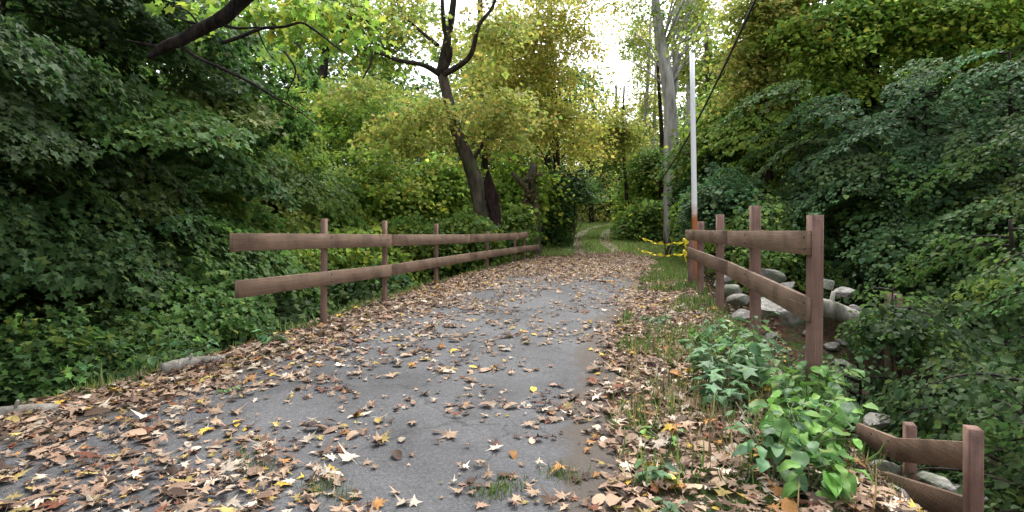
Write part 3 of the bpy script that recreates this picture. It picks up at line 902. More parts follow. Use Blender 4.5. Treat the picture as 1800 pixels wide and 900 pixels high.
# ---- background trees and the deep woods
BG = [(-60, 26, 'mid', "background tree far left behind the understory wall"),
      (180, 28, 'dark', "dark background tree behind the left understory"),
      (330, 33, 'mid', "background tree behind the slender pale trunk"),
      (480, 40, 'olive', "olive background tree left of the forked maple"),
      (620, 36, 'mid', "green background tree above the middle of the left fence"),
      (720, 42, 'dark', "dark background tree behind the forked maple"),
      (860, 40, 'olive', "olive background tree behind the leaning trunk"),
      (960, 38, 'mid', "green background tree behind the broken snag"),
      (1040, 50, 'gold', "golden background tree left of the sky gap"),
      (1120, 62, 'gold', "small golden tree under the sky gap at the end of the path"),
      (1088, 57, 'lime', "lime tree closing the view where the path bends away"),
      (1160, 56, 'gold', "golden tree low behind the slim grey tree"),
      (1215, 42, 'olive', "olive background tree behind the pale trunk"),
      (1310, 32, 'olive', "olive background tree behind the cable"),
      (1430, 30, 'mid', "green background tree above the right fence's near post"),
      (1590, 27, 'dark', "dark background tree above the right ravine"),
      (1760, 25, 'dark', "dark background tree at the right edge")]
for (px, d, pal, lab) in BG:
    top = {1120: 190, 1088: 215, 1160: 180, 1040: 110, 1215: 140, 480: 200, 330: 170, 1310: 60, 620: 160, 720: 150, 860: 80, 960: 60}.get(px, -40)
    b, tp, tr = up_trunk(px, d, px, top + 20, .22)
    hh = (400 - top)
    blobs = [bl(px + rng.normal(0, 10), top + hh * .25, d, 75, hh * .22), bl(px + rng.normal(0, 15), top + hh * .55, d, 90, hh * .24), bl(px, top + hh * .85, d, 85, hh * .2)]
    tree("background_tree", lab, "tree", b, tp, tr, blobs, 120, .03 * d, 42, .2, pal, M_bark_dark, nb=10, br=.06, group="trees further back in the woods")

def woods():
    Vs, Fs, Ss, Cs = [], [], [], []; off = 0
    blobs = []
    for a in np.linspace(-75, 75, 38):
        dd = 52 + 14 * rng.random() if abs(a) < 42 else 34 + 10 * rng.random()
        x, y = math.sin(R(a)) * dd * 1.3, math.cos(R(a)) * dd
        gz = float(ground_h(x, y))
        ang = math.degrees(math.atan2(x, y))
        top = 13 + 5 * rng.random()
        if 4 < ang < 15: top = 11.5
        for q in range(3):
            blobs.append((np.array([x, y, gz + top * (.14 + .32 * q)]), (4.6, 3.5, top * .22)))
    for a in np.linspace(-4, 24, 13):
        x, y = math.sin(R(a)) * 82, math.cos(R(a)) * 78
        blobs.append((np.array([x, y, float(ground_h(x, y)) + 2.5]), (3.4, 3, 3.4)))
    return crown_data(blobs, 4600, 1.5, 34, .42, PAL['mid'], clear=True)
(V, F_, S_, C_), _ = woods()
tag(obj("distant_woods", mesh_from("distant_woods", V, F_, S_, M_leaf, C_)), "dense green woods closing off the view far behind", "woods", kind="stuff")

# overhanging limb from a tree behind the viewer's left
base = np.array([-6.8, -2.0, 0.0]); base[2] = float(ground_h(base[0], base[1])) - .1
root = empty("overhanging_maple", base, "thick black bare limb with twisting twigs hanging in from the top left", "tree")
mb = MB()
tube(mb, [base, base + [.1, .1, 2], base + [.5, .5, 4.2], base + [1.3, 1.6, 6.2]], [.38, .3, .26, .2], 14, .08, subdiv=5)
mb.build("trunk", M_bark_dark, root, base, smooth=True)
mb = MB()
d = 6.3
tube(mb, [base + [1.3, 1.6, 6.2], np.array([-3.9, 1.2, 6.9]), np.array([-2.6, 3.4, 6.3]), at(560, -150, 5.6), at(470, -50, 6.0), at(425, 0, d), at(400, 25, d), at(365, 45, d), at(325, 68, d), at(288, 82, d), at(262, 101, d)],
     [.2, .16, .12, .09, .082, .078, .074, .070, .066, .058, .028], 14, .16, subdiv=8)
mb.build("limb", M_bark_black, root, base, smooth=True)
mb = MB()
for pts, r0 in [([(320, 82), (345, 100), (400, 125), (440, 145), (485, 172), (520, 192), (555, 218)], .022),
                ([(285, 84), (262, 79), (238, 74), (222, 70)], .026),
                ([(262, 79), (268, 66), (252, 58)], .012),
                ([(390, 76), (420, 66), (460, 50), (500, 47), (530, 40), (560, 58), (590, 82), (612, 96)], .024),
                ([(378, 38), (350, 42), (325, 36), (300, 28)], .02),
                ([(355, 50), (330, 20), (300, 10)], .015),
                ([(395, 45), (420, 50), (455, 48), (480, 52)], .018),
                ([(500, 90), (520, 125), (505, 165), (516, 190)], .014),
                ([(448, 40), (470, 90), (500, 120)], .010)]:
    n = len(pts)
    tube(mb, [at(px, py, d - .02 * i * (1 if r0 > .013 else -1)) for i, (px, py) in enumerate(pts)], [r0 * (1 - .75 * i / (n - 1)) for i in range(n)], 7, .18, subdiv=4)
mb.build("twigs", M_bark_black, root, base, smooth=True)
(V, F_, S_, C_), _ = crown_data([bl(560, 30, 7.4, 120, 45), bl(430, 10, 7.5, 80, 25)], 34, .32, 22, .10, PAL['lime'], MP)
obj("leaves", mesh_from("leaves", V - base, F_, S_, M_leaf, C_), root)

# ================================================================== FENCES
def fence(name, label, rails, posts, side, ends, cat="fence"):
    """rails: list of (list of 3D points, height); posts: (x,y,bottom,top,across,along)"""
    x0, y0 = posts[0][0], posts[0][1]
    base = np.array([x0, y0, min(p[2] for p in posts)])
    root = empty(name, base, label, cat)
    for (x, y, zb, zt, ac, al, dr) in posts:
        mb = MB()
        beam(mb, (x, y, zb), (x + rng.normal(0, .006), y + rng.normal(0, .006), zt), ac, al, (dr[1], -dr[0], 0), .006, 4, .003)
        mb.build("post", M_post, root, base)
    for (x, y, zb, zt, ac, al, dr) in posts[:5]:       # rusty bolt heads where the rails meet the posts
        for pts, hgt in rails:
            pa = np.array(pts); zz = np.interp(y, pa[:, 1], pa[:, 2]); xx = np.interp(y, pa[:, 1], pa[:, 0])
            if not (pa[:, 1].min() <= y <= pa[:, 1].max()): continue
            sgn = -1 if x > xx else 1
            for dz in (-.045, .05):
                mb = MB(); tube(mb, [(xx + sgn * .018, y, zz + dz), (xx + sgn * .029, y, zz + dz)], [.011, .010], 8)
                mb.build("bolt", M_rust, root, base)
    for pts, hgt in rails:
        for a, b in zip(pts[:-1], pts[1:]):
            mb = MB()
            a = np.array(a); b = np.array(b); t = b - a
            wd = np.array([t[1], -t[0], 0])
            a2 = a + t / np.linalg.norm(t) * .0015; b2 = b - t / np.linalg.norm(t) * .0015
            beam(mb, a2, b2, .042, hgt, wd, .004, 6, .0015)
            mb.build("rail", M_rail, root, base)
    return root

# left fence: nearly straight, rails on the road side
lx = interp([5.5, 7.2, 10.8, 14, 16.6, 18], [-2.72, -2.30, -1.35, -.52, .18, .54])
lposts = []
for y in (7.2, 8.8, 10.8, 14.0, 16.6, 18.0):
    x = float(lx(y)) - .09
    top = EYE + {7.2: .15, 8.8: .15, 10.8: .13, 14.0: -.02, 16.6: -.04, 18.0: -.03}[y]
    lposts.append((x, y, float(ground_h(x, y)) - .5, top, .060, .07, (.265, 1)))
def lrail(zoff):
    ys = [5.6, 8.8, 12.4, 16.6, 19.2] if zoff > .5 else [5.62, 8.8, 12.4, 16.6, 18.1]
    return ys
top_pts = [(float(lx(y)) - (.0), y, EYE - (z - 405) / 1000 * y) for y, z in [(5.55, 426), (8.8, 422.5), (12.4, 419.3), (16.6, 415), (18.1, 412.5)]]
low_pts = [(float(lx(y)), y, EYE - (z - 405) / 1000 * y) for y, z in [(5.62, 509), (8.8, 475), (12.4, 452), (16.6, 439), (19.4, 434)]]
low_pts[-1] = (.54 + .265 * 1.4, 19.4, low_pts[-1][2])
low_pts[0] = (-2.72, 5.62, low_pts[0][2]); top_pts[0] = (-2.74, 5.55, top_pts[0][2])
fence("board_fence", "long brown two-rail board fence along the left edge of the bridge", [(top_pts, .182), (low_pts, .175)], lposts, -1, None)

# right fence
rx = interp([4.4, 6.45, 8.4, 10.1, 10.95], [2.33, 2.68, 2.98, 3.26, 3.38])
rposts = []
for y, tz in ((6.45, .28), (8.4, .235), (10.1, .16), (10.9, -.10)):
    x = float(rx(y)) + .085
    rposts.append((x, y, float(ground_h(x, y)) - .6, EYE + tz, .10, .11, (.16, 1)))
rposts.insert(0, (2.385, 4.5, .0, EYE + .122, .085, .14, (.16, 1)))
rt = [(2.325, 4.44, EYE - .022 * 4.5), (float(rx(7.4)), 7.4, EYE - .0135 * 7.4), (3.39, 11.05, EYE - .0075 * 11)]
rl = [(2.325, 4.44, EYE - .138 * 4.5), (float(rx(7.4)), 7.4, EYE - .068 * 7.4), (3.39, 11.05, EYE - .037 * 11)]
fence("board_fence", "brown two-rail board fence right of the bridge, ending in a thick near post", [(rt, .19), (rl, .19)], rposts, 1, None)

# lower fence on the right bank
q0, q1, q2 = at(1711, 802, 3.9), at(1577, 790, 4.75), at(1508, 758, 6.4)
l0, l1, l2 = at(1711, 902, 3.9), at(1560, 850, 4.75), at(1490, 835, 6.4)
lp = []
for (px, py, d_, s) in [(1719, 752, 3.88, .085), (1606, 745, 4.95, .08), (1551, 765, 5.6, .08)]:
    t = at(px, py, d_); lp.append((t[0] - .03, t[1], float(ground_h(t[0], t[1])) - .5 if d_ > 4 else t[2] - 1.4, t[2], s, .12, (.4, 1)))
fence("board_fence", "short low brown board fence down the bank in the bottom right corner", [([q0, q1, q2], .185), ([l0, l1, l2], .185)], lp, 1, None)

shrub("ravine_shrub", "small dense green shrub hiding the foot of the lone stub post", gb(1572, 7.5), [bl(1572, 572, 7.5, 48, 24)], 60, .2, 46, .062, 'mid', L6, group="low shrubs in the right ravine", nb=6)
# stub post in the ravine
t = at(1571, 517, 8)
mb = MB(); beam(mb, (t[0], t[1], float(ground_h(t[0], t[1])) - .3), (t[0], t[1], t[2]), .2, .13, (1, .4, 0), .01, 3, .004)
o = mb.build("stub_post", M_post, None, (t[0], t[1], float(ground_h(t[0], t[1]))))
tag(o, "lone brown wooden stub post standing in the dark right ravine", "post")

# white pole with rusty foot
pb = at(1223, 440, 12.2); pb[2] = float(ground_h(pb[0], pb[1])) - .2
pt = at(1216.5, 94, 12.2)
mb = MB(); tube(mb, [pb, pb * .6 + pt * .4, pt], [.062, .058, .05], 16, 0, subdiv=4)
o = mb.build("white_pole", M_pole, None, pb, smooth=True)
tag(o, "tall thin white pole with a rusty orange foot behind the right fence's far end", "pole")
# cable
mb = MB()
ca, cb = at(1360, -70, 8), at(1150, 330, 20)
pts = []
for i in range(15):
    s = i / 14
    q = ca * (1 - s) + cb * s; q[2] -= .35 * math.sin(s * math.pi)
    pts.append(q)
tube(mb, pts, [.02] * 15, 6, .1)
tag(mb.build("cable", M_cable, None, ca), "dark cable slanting down from the top behind the white pole", "cable")

# yellow tapes tied to the far end of the right fence
def tape(a, b, sag, lab):
    n = 60; V = []; F = []
    a = np.array(a); b = np.array(b)
    for i in range(n + 1):
        s = i / n
        q = a * (1 - s) + b * s
        q[2] -= sag * math.sin(s * math.pi) + .012 * math.sin(s * 23)
        tw = 1.1 * math.sin(s * 9) + 1.2 * math.sin(s * 27 + 1)
        wv = np.array([math.sin(tw) * .2, math.sin(tw), math.cos(tw)]) * (.026 + .010 * math.sin(s * 31))
        V += [q - wv, q + wv]
    V2 = [v + np.array([0, .002, .001]) for v in V]
    for i in range(n):
        F.append([2 * i, 2 * i + 1, 2 * i + 3, 2 * i + 2])
        m = 2 * n + 2
        F.append([m + 2 * i, m + 2 * i + 2, m + 2 * i + 3, m + 2 * i + 1])
    mb = MB(); mb.add(V + V2, F)
    # a knot at the post
    tube(mb, [a + [-.03, 0, .05], a + [.04, -.03, 0], a + [.0, -.02, -.06]], [.03, .04, .025], 7, .4, subdiv=3)
    tube(mb, [a + [0, -.02, -.04], a + [.03, -.03, -.16]], [.012, .02], 5, .3)
    tag(mb.build("caution_tape", M_tape, None, a), lab, "tape", "yellow tapes at the fence end")
tape(at(1203, 425, 10.9), at(1124, 416, 13.5), .10, "upper crinkled yellow tape tied to the far end of the right fence")
tape(at(1203, 446, 10.9), at(1122, 438, 13.0), .08, "lower crinkled yellow tape tied to the far end of the right fence")

# ================================================================== ROCKS, LOGS
import bmesh
def rock(p, s, lab, group, sink=.3, flat=.65):
    bm = bmesh.new(); bmesh.ops.create_icosphere(bm, subdivisions=3, radius=1)
    k = rng.random(3) * 10; ax = np.array([1 + rng.random() * .5, 1, flat]) * s
    planes = rng.normal(size=(12, 3)); planes /= np.linalg.norm(planes, axis=1)[:, None]
    offs = .42 + rng.random(12) * .38
    for v in bm.verts:
        c = np.array(v.co)
        for pl, of in zip(planes, offs):
            dd = c @ pl - of
            if dd > 0: c = c - pl * dd * .97
        c = c * (1 + .03 * math.sin(c[0] * 5 + k[0]) * math.sin(c[1] * 6 + k[1]) + .012 * math.sin(c[2] * 7 + k[2]) + .05 * (float(vnoise(c[0] * 3 + k[0], c[1] * 3 + c[2], .5, 2)) - .5) + .10 * (float(vnoise(c[0] + k[0], c[1] - c[2], .5, 8)) - .5))
        v.co = Vector(c * ax)
    me = bpy.data.meshes.new("boulder"); bm.to_mesh(me); bm.free(); me.materials.append(M_rock)
    o = obj("boulder", me, None, (p[0], p[1], p[2]))
    o.rotation_euler = (rng.normal(0, .2), rng.normal(0, .2), rng.random() * 6)
    return tag(o, lab, "boulder", group)
RK = [(1352, 487, 11.5, .34, "pale boulder seen just above the lower right rail, the biggest of them"),
      (1380, 505, 11.0, .2, "small pale stone beside the biggest creek boulder"),
      (1325, 500, 11.2, .2, "grey stone left of the biggest creek boulder"),
      (1285, 512, 9.8, .22, "whitish stone under the lower right rail near the third post"),
      (1300, 530, 9.0, .2, "rounded grey stone below the lower right rail"),
      (1275, 492, 10.5, .2, "small light stone between the far posts of the right fence"),
      (1345, 545, 8.2, .28, "flat grey slab under the lower right rail above the weeds"),
      (1400, 555, 7.4, .25, "flat grey slab just left of the thick near post"),
      (1500, 545, 9.4, .2, "whitish stone at the far tip of the grey log"),
      (1490, 515, 10.5, .25, "brown-grey stone above the fallen grey log"),
      (1450, 500, 11.5, .25, "grey stone right of the thick near post"),
      (1535, 742, 6.2, .12, "whitish stone above the top rail of the lower fence"),
      (1650, 857, 4.6, .12, "pale stone between the rails of the lower fence"),
      (1572, 880, 4.4, .13, "white stone below the lower rail near the bottom edge"),
      (1560, 828, 5.0, .10, "small bluish stone between the rails of the lower fence"),
      (1690, 865, 4.9, .12, "grey stone near the end post of the lower fence"),
      (1310, 555, 7.7, .16, "brown-grey stone half hidden in weeds under the right fence")]
for k in range(44):
    d_ = 7.0 + rng.random() * 5; px = 1265 + rng.random() * 240; py = 405 + (EYE - float(ground_h((px - 900) / 1000 * d_, d_))) / d_ * 1000
    RK.append((px, py - 4, d_, .05 + .09 * rng.random(), "small loose stone of the rubble behind the right fence"))
for px, py, d_, s, lab in RK:
    rock(at(px, py, d_), s * (.95 if s > .15 else 1.3), lab, "creek boulders")
def log(a, b, r, lab):
    mb = MB(); tube(mb, [a, (np.array(a) * .5 + np.array(b) * .5) + [0, 0, .02], b], [r, r * .95, r * .8], 14, .09, subdiv=8)
    tube(mb, [(np.array(a) * .6 + np.array(b) * .4), (np.array(a) * .6 + np.array(b) * .4) + [.05, -.02, r * 2]], [r * .3, r * .18], 7, .1)
    tag(mb.build("fallen_log", M_log, None, a, smooth=True), lab, "log")
log(at(1425, 535, 8.9), at(1508, 562, 8.9), .15, "weathered grey log lying in the ravine right of the thick near post")
log(at(285, 650, 5.15), at(392, 634, 5.6), .06, "thin grey log on the left road edge below the dark shrubs")
log(at(-60, 738, 4.0), at(140, 722, 4.3), .06, "thin grey log at the left edge of the picture above the leaves")

# ================================================================== LEAF LITTER
rng = np.random.default_rng(5)
LIT = []
def maple_dry(k):
    r0 = np.random.default_rng(100 + k)
    ang = np.radians([-178, -140, -118, -86, -62, -34, -18, 0, 18, 34, 62, 86, 118, 140, 178])
    rad = np.array([.14, .55, .30, .88, .36, .66, .46, 1.08, .46, .66, .36, .88, .30, .55, .14]) * (1 + r0.normal(0, .12, 15))
    rad *= .55
    V = [[0, 0, 0]]
    cur = r0.normal(.10, .20); cur2 = r0.normal(.08, .26)
    for a, q in zip(ang, rad):
        x, y = math.cos(a) * q, math.sin(a) * q
        V.append([x, y, cur * x * x * 1.6 + cur2 * y * y * 1.6 + r0.normal(0, .045)])
    V = np.array(V); V[:, 2] -= V[:, 2].min()
    F = [[0, i, i + 1] for i in range(1, 15)]
    # stalk
    n = len(V)
    V = np.vstack([V, [[-.05, .015, V[0, 2]], [-.05, -.015, V[0, 2]], [-.55, .02 + r0.normal(0, .1), .06]]])
    F.append([n, n + 1, n + 2])
    return V, F
def oval_dry(k):
    r0 = np.random.default_rng(300 + k)
    a = np.linspace(-math.pi, math.pi, 11)[:-1]
    V = [[0, 0, 0]]; cur = r0.normal(.15, .25); c2 = r0.normal(0, .2)
    for t in a:
        x, y = math.cos(t) * .5, math.sin(t) * .26 * (1 + .2 * math.cos(t))
        V.append([x, y, cur * y * y * 6 + c2 * x * x + r0.normal(0, .02)])
    V = np.array(V); V[:, 2] -= V[:, 2].min()
    return V, [[0, i, i % 10 + 1] for i in range(1, 11)]
TM = [maple_dry(k) for k in range(7)] + [oval_dry(k) for k in range(3)]
LC = [("tan", (.31, .215, .145), 5.5), ("light brown", (.225, .145, .100), 5), ("dark brown", (.075, .046, .032), 2.8), ("pale cream", (.44, .37, .29), 2.4),
      ("orange", (.33, .16, .05), .8), ("yellow", (.50, .34, .05), .5), ("rust red", (.15, .055, .03), .8), ("dull yellow", (.30, .23, .08), .9)]
def density(x, y):
    al, ar, xl, xr = AL0(y), AR0(y), XL(y), XR(y)
    cl = vnoise(x, y, .55, 6) * .6 + vnoise(x, y, .22, 7) * .4
    dl = x - al; dr = ar - x
    ins = (dl > 0) & (dr > 0)
    base = np.where(ins, .03, 0.0)
    base = base + np.exp(-np.maximum(dl, 0) / np.interp(y, [2, 6, 14], [1.5, .78, .45])) * .72 * (dl > -.6)
    base = base + np.exp(-np.maximum(dr, 0) / .28) * .62 * (dr > -10)
    far = sstep(10, 15, y)
    base = np.maximum(base, far * .85 * (y < 23))
    base = base + .045 * ins
    fr = np.clip((4.2 - y) / 1.5, 0, 1)
    base = base + fr * np.clip((.4 - x) / 1.6, 0, 1) * .38
    d = base * np.clip((cl - .30) * 3.0, 0.04, 1.25)
    d = np.maximum(d, base * .75 * (base > .38))
    out = (x < xl - .25) | (x > xr + .1)
    d = np.where(out, .26 * (np.abs(np.minimum(x - xl, 0)) + np.maximum(x - xr, 0) < 3), d)
    d = np.where((x > ar - .05) & (x < xr + .5), .55 + .4 * (cl > .5), d)
    d = np.where((x < al) & (x > xl - .5), .8, d)
    d = np.where(y > 23, .10, d)
    return np.clip(d, 0, 1)
nc = 290000
Yc = 1.6 + 30 * rng.random(nc) ** 1.35
Xc = XL(Yc) - 2 + rng.random(nc) * (XR(Yc) - XL(Yc) + 4)
wgt = 30 * 1.35 * ((Yc - 1.6) / 30) ** (.35 / 1.35)     # inverse sampling density along y
dens = density(Xc, Yc) * wgt / (30 * 1.35)
keep = rng.random(nc) < dens * 1.15
Xc, Yc = Xc[keep], Yc[keep]
n = len(Xc)
wts = np.array([c[2] for c in LC]); wts = wts / wts.sum()
ci = rng.choice(len(LC), n, p=wts)
ti = rng.choice(len(TM), n, p=[.128] * 7 + [.0347, .0347, .0346])
sz = np.minimum(.080 * np.exp(rng.normal(0, .32, n)), .15)
sz = np.where(rng.random(n) < .22, sz * .45, sz * 1.08)
e = .04
gzx = (ground_h(Xc + e, Yc) - ground_h(Xc - e, Yc)) / (2 * e); gzy = (ground_h(Xc, Yc + e) - ground_h(Xc, Yc - e)) / (2 * e)
NR = np.stack([-gzx, -gzy, np.ones(n)], 1)
NR /= np.linalg.norm(NR, axis=1)[:, None]
tl = rng.normal(0, .15, (n, 3)) * [1, 1, 0]
NN = NR + tl; NN /= np.linalg.norm(NN, axis=1)[:, None]
an = rng.random(n) * 2 * math.pi
DD = np.stack([np.cos(an), np.sin(an), 0 * an], 1)
DD = DD - NN * np.sum(DD * NN, 1)[:, None]; DD /= np.linalg.norm(DD, axis=1)[:, None]
pile = np.clip(density(Xc, Yc) - .35, 0, 1) * .05
PP = np.stack([Xc, Yc, ground_h(Xc, Yc) + .016 + np.linalg.norm(tl, axis=1) * sz * .22 + rng.random(n) * pile], 1)
flip = rng.random(n) < .4
jitc = np.exp(rng.normal(0, .25, n))
# what the viewer's neighbourhood shows largest
vis = (np.abs(Xc) / Yc < .88) & (Yc > 2.75)
score = np.where(vis, sz / Yc, 0)
order = np.argsort(-score)
solo = order[:300]; rest = order[300:]
cols = np.array([c[1] for c in LC])
Vs, Fs, Ss, Cs, off = [], [], [], [], 0
for k, (TV, TF) in enumerate(TM):
    m = rest[ti[rest] == k]
    V, FF, SS, CC = instance_leaves((TV, TF), PP[m], DD[m], NN[m], sz[m], np.clip(cols[ci[m]] * jitc[m][:, None] * .9, 0, .85))
    Vs.append(V); Fs.append(FF + off); Ss.append(SS); Cs.append(CC); off += len(V)
me = mesh_from("leaf_litter", np.concatenate(Vs), np.concatenate(Fs), np.concatenate(Ss), M_litter, np.concatenate(Cs))
tag(obj("leaf_litter", me), "carpet of fallen brown and yellow leaves over road and verges", "leaf litter", kind="stuff")
cache = {}
for i in solo:
    k, c = int(ti[i]), int(ci[i]); v = int(rng.integers(3))
    if (k, c, v) not in cache:
        TV, TF = TM[k]
        ff = [a for f in TF for a in f]
        cc = np.array(LC[c][1]) * [.75, 1, 1.3][v]
        cache[(k, c, v)] = mesh_from("fallen_leaf", TV, ff, [len(f) for f in TF], M_litter, np.tile(np.clip(cc, 0, .85), (len(TV), 1)))
    o = obj("fallen_leaf", cache[(k, c, v)])
    S = np.cross(NN[i], DD[i])
    M = Matrix(((DD[i][0], S[0], NN[i][0], PP[i][0]), (DD[i][1], S[1], NN[i][1], PP[i][1]), (DD[i][2], S[2], NN[i][2], PP[i][2]), (0, 0, 0, 1)))
    s = float(sz[i])
    o.matrix_world = M @ Matrix.Diagonal((s, s, s, 1))
    x, y = Xc[i], Yc[i]
    where = "on the left asphalt" if x < -.7 else "on the middle asphalt"
    if x > AR0(y): where = "on the right verge"
    elif x < AL0(y) + .1: where = "on the left verge"
    elif x > AR0(y) - .45: where = "at the right asphalt edge"
    dist = "near the bottom edge" if y < 3.15 else ("further up the road" if y > 4.0 else "a little way up")
    size = "big" if s > .15 else ("small" if s < .10 else "middle-sized")
    shape = "oval" if k >= 7 else "lobed"
    tag(o, f"{size} {LC[c][0]} {shape} leaf {where} {dist}", "leaf", "large fallen leaves nearest the viewer")

# ================================================================== GRASS
def grass(name, lab, X_, Y_, hgt, pal, wid=.006):
    n = len(X_)
    Zg = ground_h(X_, Y_)
    a = rng.random(n) * 2 * math.pi; lean = .35 + rng.random(n) * .6
    D = np.stack([np.cos(a) * lean, np.sin(a) * lean, np.ones(n)], 1)
    Nn = np.stack([np.cos(a), np.sin(a), -lean], 1) + rng.normal(0, .2, (n, 3))
    H_ = hgt * np.exp(rng.normal(0, .3, n))
    T = (np.array([[0, -.5 * wid / .1, 0], [0, .5 * wid / .1, 0], [.55, .35 * wid / .1, .05], [.55, -.35 * wid / .1, .05], [1, 0, -.12]]), [[0, 1, 2, 3], [3, 2, 4]])
    col = pick_colors(pal, n)
    V, FF, SS, CC = instance_leaves(T, np.stack([X_, Y_, Zg - .005], 1), D, Nn, H_, col)
    return tag(obj(name, mesh_from(name, V, FF, SS, M_grass, CC)), lab, "grass", kind="stuff")
GP = [(.10, .17, .035, 4), (.16, .24, .05, 3), (.20, .17, .07, 1), (.06, .11, .03, 3)]
# right verge patches and left edge
nc = 60000
y = 3.0 + rng.random(nc) * 17; x = AR0(y) - .05 + rng.random(nc) * (XR(y) - AR0(y) + .5)
k = (vnoise(x, y, .5, 11) > .44) & (rng.random(nc) < np.interp(y, [3, 6, 9, 20], [.15, .6, .95, .8]))
xl_ = XL(y) - .35 + rng.random(nc) * .4
k2 = (vnoise(xl_, y, .6, 12) > .52) & (rng.random(nc) < .14) & (y > 4.5)
grass("verge_grass", "short grass growing along the edges of the road", np.concatenate([x[k], xl_[k2]]), np.concatenate([y[k], y[k2]]), .12, GP, .008)
nc = 90000
y = 20.5 + rng.random(nc) ** 1.3 * 32; x = XL(y) - 1.5 + rng.random(nc) * (XR(y) - XL(y) + 3)
u = (x - CX(y))
k = (np.abs(np.abs(u + .1) - .75) > .28) | (rng.random(nc) < .1)
k &= (y > 22.2) | (x < XL(y) + 1.2) | (x > 4.6)
grass("meadow_grass", "green grass along the two track path beyond the bridge", x[k], y[k], .12, [(.20, .30, .08, 4), (.28, .37, .11, 3), (.31, .29, .14, 1)], .022)
# tufts in the asphalt cracks
xs, ys = [], []
for (px, py) in [(440, 825), (425, 815), (460, 835), (575, 870), (600, 882), (560, 862), (990, 845), (1010, 850), (870, 872), (855, 880), (885, 868), (900, 862), (970, 840), (1130, 720), (1180, 640)]:
    d_ = 1.4 / ((py - 405) / 1000); m = 60
    xs.append((px - 900) / 1000 * d_ + rng.normal(0, .045, m)); ys.append(d_ + rng.normal(0, .035, m))
grass("crack_grass", "small green grass tufts growing out of the cracked asphalt", np.concatenate(xs), np.concatenate(ys), .065, GP, .006)
# dry stems on the right verge
nc = 900
y = 2.8 + rng.random(nc) * 3.2; x = AR0(y) + .1 + rng.random(nc) * 1.1
k = vnoise(x, y, .5, 14) > .45
grass("dry_stems", "thin dry tan grass stems on the right verge", x[k], y[k], .17, [(.35, .27, .14, 3), (.25, .18, .09, 2), (.14, .17, .06, 1)], .004)

# ================================================================== WEEDS
def broad_leaf(k, wide=.62):
    r0 = np.random.default_rng(500 + k)
    prof = [(0, .05), (.10, .62), (.28, .98), (.50, 1.0), (.72, .72), (.90, .32), (1, .02)]
    V = []; F = []
    for i, (t, w_) in enumerate(prof):
        zc = -.28 * t * t + .06 * math.sin(t * 9 + k)
        for j in (-1, -.5, 0, .5, 1):
            V.append([t - .05 * abs(j) * (t < .2), j * w_ * wide / 2, zc + .10 * abs(j) * w_ + .02 * math.sin(i * 2.1 + j * 5 + k)])
    for i in range(len(prof) - 1):
        for j in range(4):
            a = i * 5 + j; F.append([a, a + 1, a + 6, a + 5])
    return np.array(V), F
def lobed_leaf(k):
    V, F = MP
    V = V.copy(); V[:, 1] *= .85
    return V, F
WL = [broad_leaf(k, w_) for k, w_ in enumerate((.6, .7, .8, .55))]
def weed(lab, x, y, n, h, spread, leaf, pal, lobed=False, nm="broadleaf_weed"):
    z0 = float(ground_h(x, y)) - .01
    base = np.array([x, y, z0])
    root = empty(nm, base, lab, "weed", "leafy weeds on the right bank")
    mb = MB(); Pl, Dl, Nl, Ll = [], [], [], []
    ns = max(3, n // 7)
    for s in range(ns):
        a = rng.random() * 6.28; ln = rng.random() ** .6 * spread
        tip = base + [math.cos(a) * ln, math.sin(a) * ln, h * (.55 + .5 * rng.random())]
        mid = base + [math.cos(a) * ln * .35, math.sin(a) * ln * .35, h * .45]
        tube(mb, [base, mid, tip], [.006, .005, .002], 5, 0, subdiv=4)
        for q in range(n // ns):
            t = .25 + .75 * (q + rng.random()) / (n // ns)
            p = (base * (1 - t) + mid * t) * (1 - t) + (mid * (1 - t) + tip * t) * t
            b_ = a + (q % 2 * 2 - 1) * (1.1 + rng.normal(0, .4))
            dr = np.array([math.cos(b_), math.sin(b_), rng.normal(.05, .2)])
            st = leaf * (.25 + .25 * rng.random())
            tube(mb, [p, p + dr * st + [0, 0, st * .3]], [.0028, .002], 4, 0)
            Pl.append(p + dr * st + [0, 0, st * .3]); Dl.append(dr + [0, 0, -.25])
            Nl.append(np.array([0, 0, 1.0]) + rng.normal(0, .28, 3)); Ll.append(leaf * (.6 + .6 * rng.random()) * (1.15 - .4 * t))
    mb.build("stem", M_stem_green, root, base)
    P_, D_, N_, L_ = map(np.array, (Pl, Dl, Nl, Ll))
    col = pick_colors(pal, len(P_), .16)
    Vs, Fs, Ss, Cs, off = [], [], [], [], 0
    tt = rng.integers(0, 4, len(P_))
    for k in range(4):
        m = tt == k
        if not m.any(): continue
        tm = MP if lobed else WL[k]
        V, FF, SS, CC = instance_leaves(tm, P_[m], D_[m], N_[m], L_[m], col[m])
        Vs.append(V); Fs.append(FF + off); Ss.append(SS); Cs.append(CC); off += len(V)
    V = np.concatenate(Vs)
    obj("leaves", mesh_from("leaves", V - base, np.concatenate(Fs), np.concatenate(Ss), M_weed, np.concatenate(Cs), smooth=not lobed), root)
WB = [(.10, .20, .09, 4), (.08, .17, .06, 3), (.14, .27, .11, 2)]
WG = [(.12, .26, .05, 4), (.16, .31, .055, 3), (.085, .19, .06, 2)]
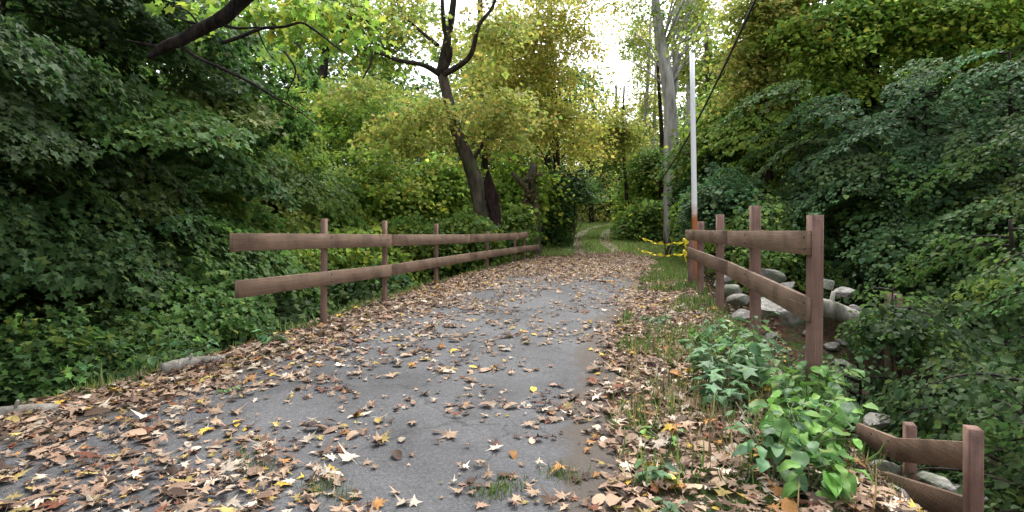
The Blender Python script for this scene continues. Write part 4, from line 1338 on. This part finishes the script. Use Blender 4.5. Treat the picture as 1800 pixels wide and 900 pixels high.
weed("blue-green lobed weed left of the thick near fence post", 1.75, 4.7, 60, .50, .34, .14, WB, True)
weed("leafy green weed at the left foot of the thick near fence post", 2.05, 4.75, 60, .50, .32, .13, WB)
weed("pale lobed weed hanging over the bare soil left of the near post", 1.58, 4.35, 36, .38, .30, .15, WB, True)
weed("green weed under the lower rail behind the near post weeds", 2.15, 5.5, 60, .45, .34, .12, WG)
weed("small weed patch on the grassy verge below the second right post", 1.95, 6.1, 50, .28, .34, .09, WG)
weed("weed on the leafy verge in front of the third right post", 1.75, 7.2, 40, .2, .3, .08, WB)
weed("broad-leaved weed directly below the thick near post", 2.12, 3.95, 84, .34, .30, .13, WG)
weed("lush bright green broad-leaved weed at the bottom right", 1.74, 3.35, 60, .34, .30, .155, WG)
weed("bright broad-leaved weed at the bottom edge left of the lower fence", 1.55, 2.97, 40, .24, .22, .15, WG)
weed("broad-leaved weed leaning towards the left end of the lower fence", 1.85, 3.6, 56, .36, .30, .14, WG)
weed("green weed tangled right below the thick near post", 2.25, 4.35, 84, .42, .3, .13, WG)
weed("small blue-green weed alone at the asphalt corner near the bottom", .78, 3.15, 13, .13, .10, .10, WB)
weed("tiny weed at the bottom edge on the right asphalt corner", .80, 2.88, 7, .07, .07, .09, WB)
weed("little green weed in the leaves on the right verge", .98, 3.65, 14, .14, .14, .07, WG)
weed("small bright weed at the left road edge below the ravine", -2.62, 6.2, 14, .16, .12, .14, WB)
weed("tiny green weed among the leaves on the left of the road", -2.35, 4.7, 8, .06, .08, .08, WG)
for (x, y, lab) in [(3.0, 6.6, "weed on the bank right behind the lower right rail"), (3.4, 8.0, "green weed down the bank under the third right post"),
                    (2.85, 5.3, "weed growing right of the thick near post"), (2.3, 5.9, "leafy weed in front of the tallest right fence post"),
                    (1.42, 3.1, "leafy weed on the litter left of the lush bottom weeds"), (-3.35, 5.6, "small weed over the left bank edge")]:
    weed(lab, x, y, 44, .42, .38, .12, WB)
print("litter", n, "total verts", sum(len(m.vertices) for m in bpy.data.meshes))
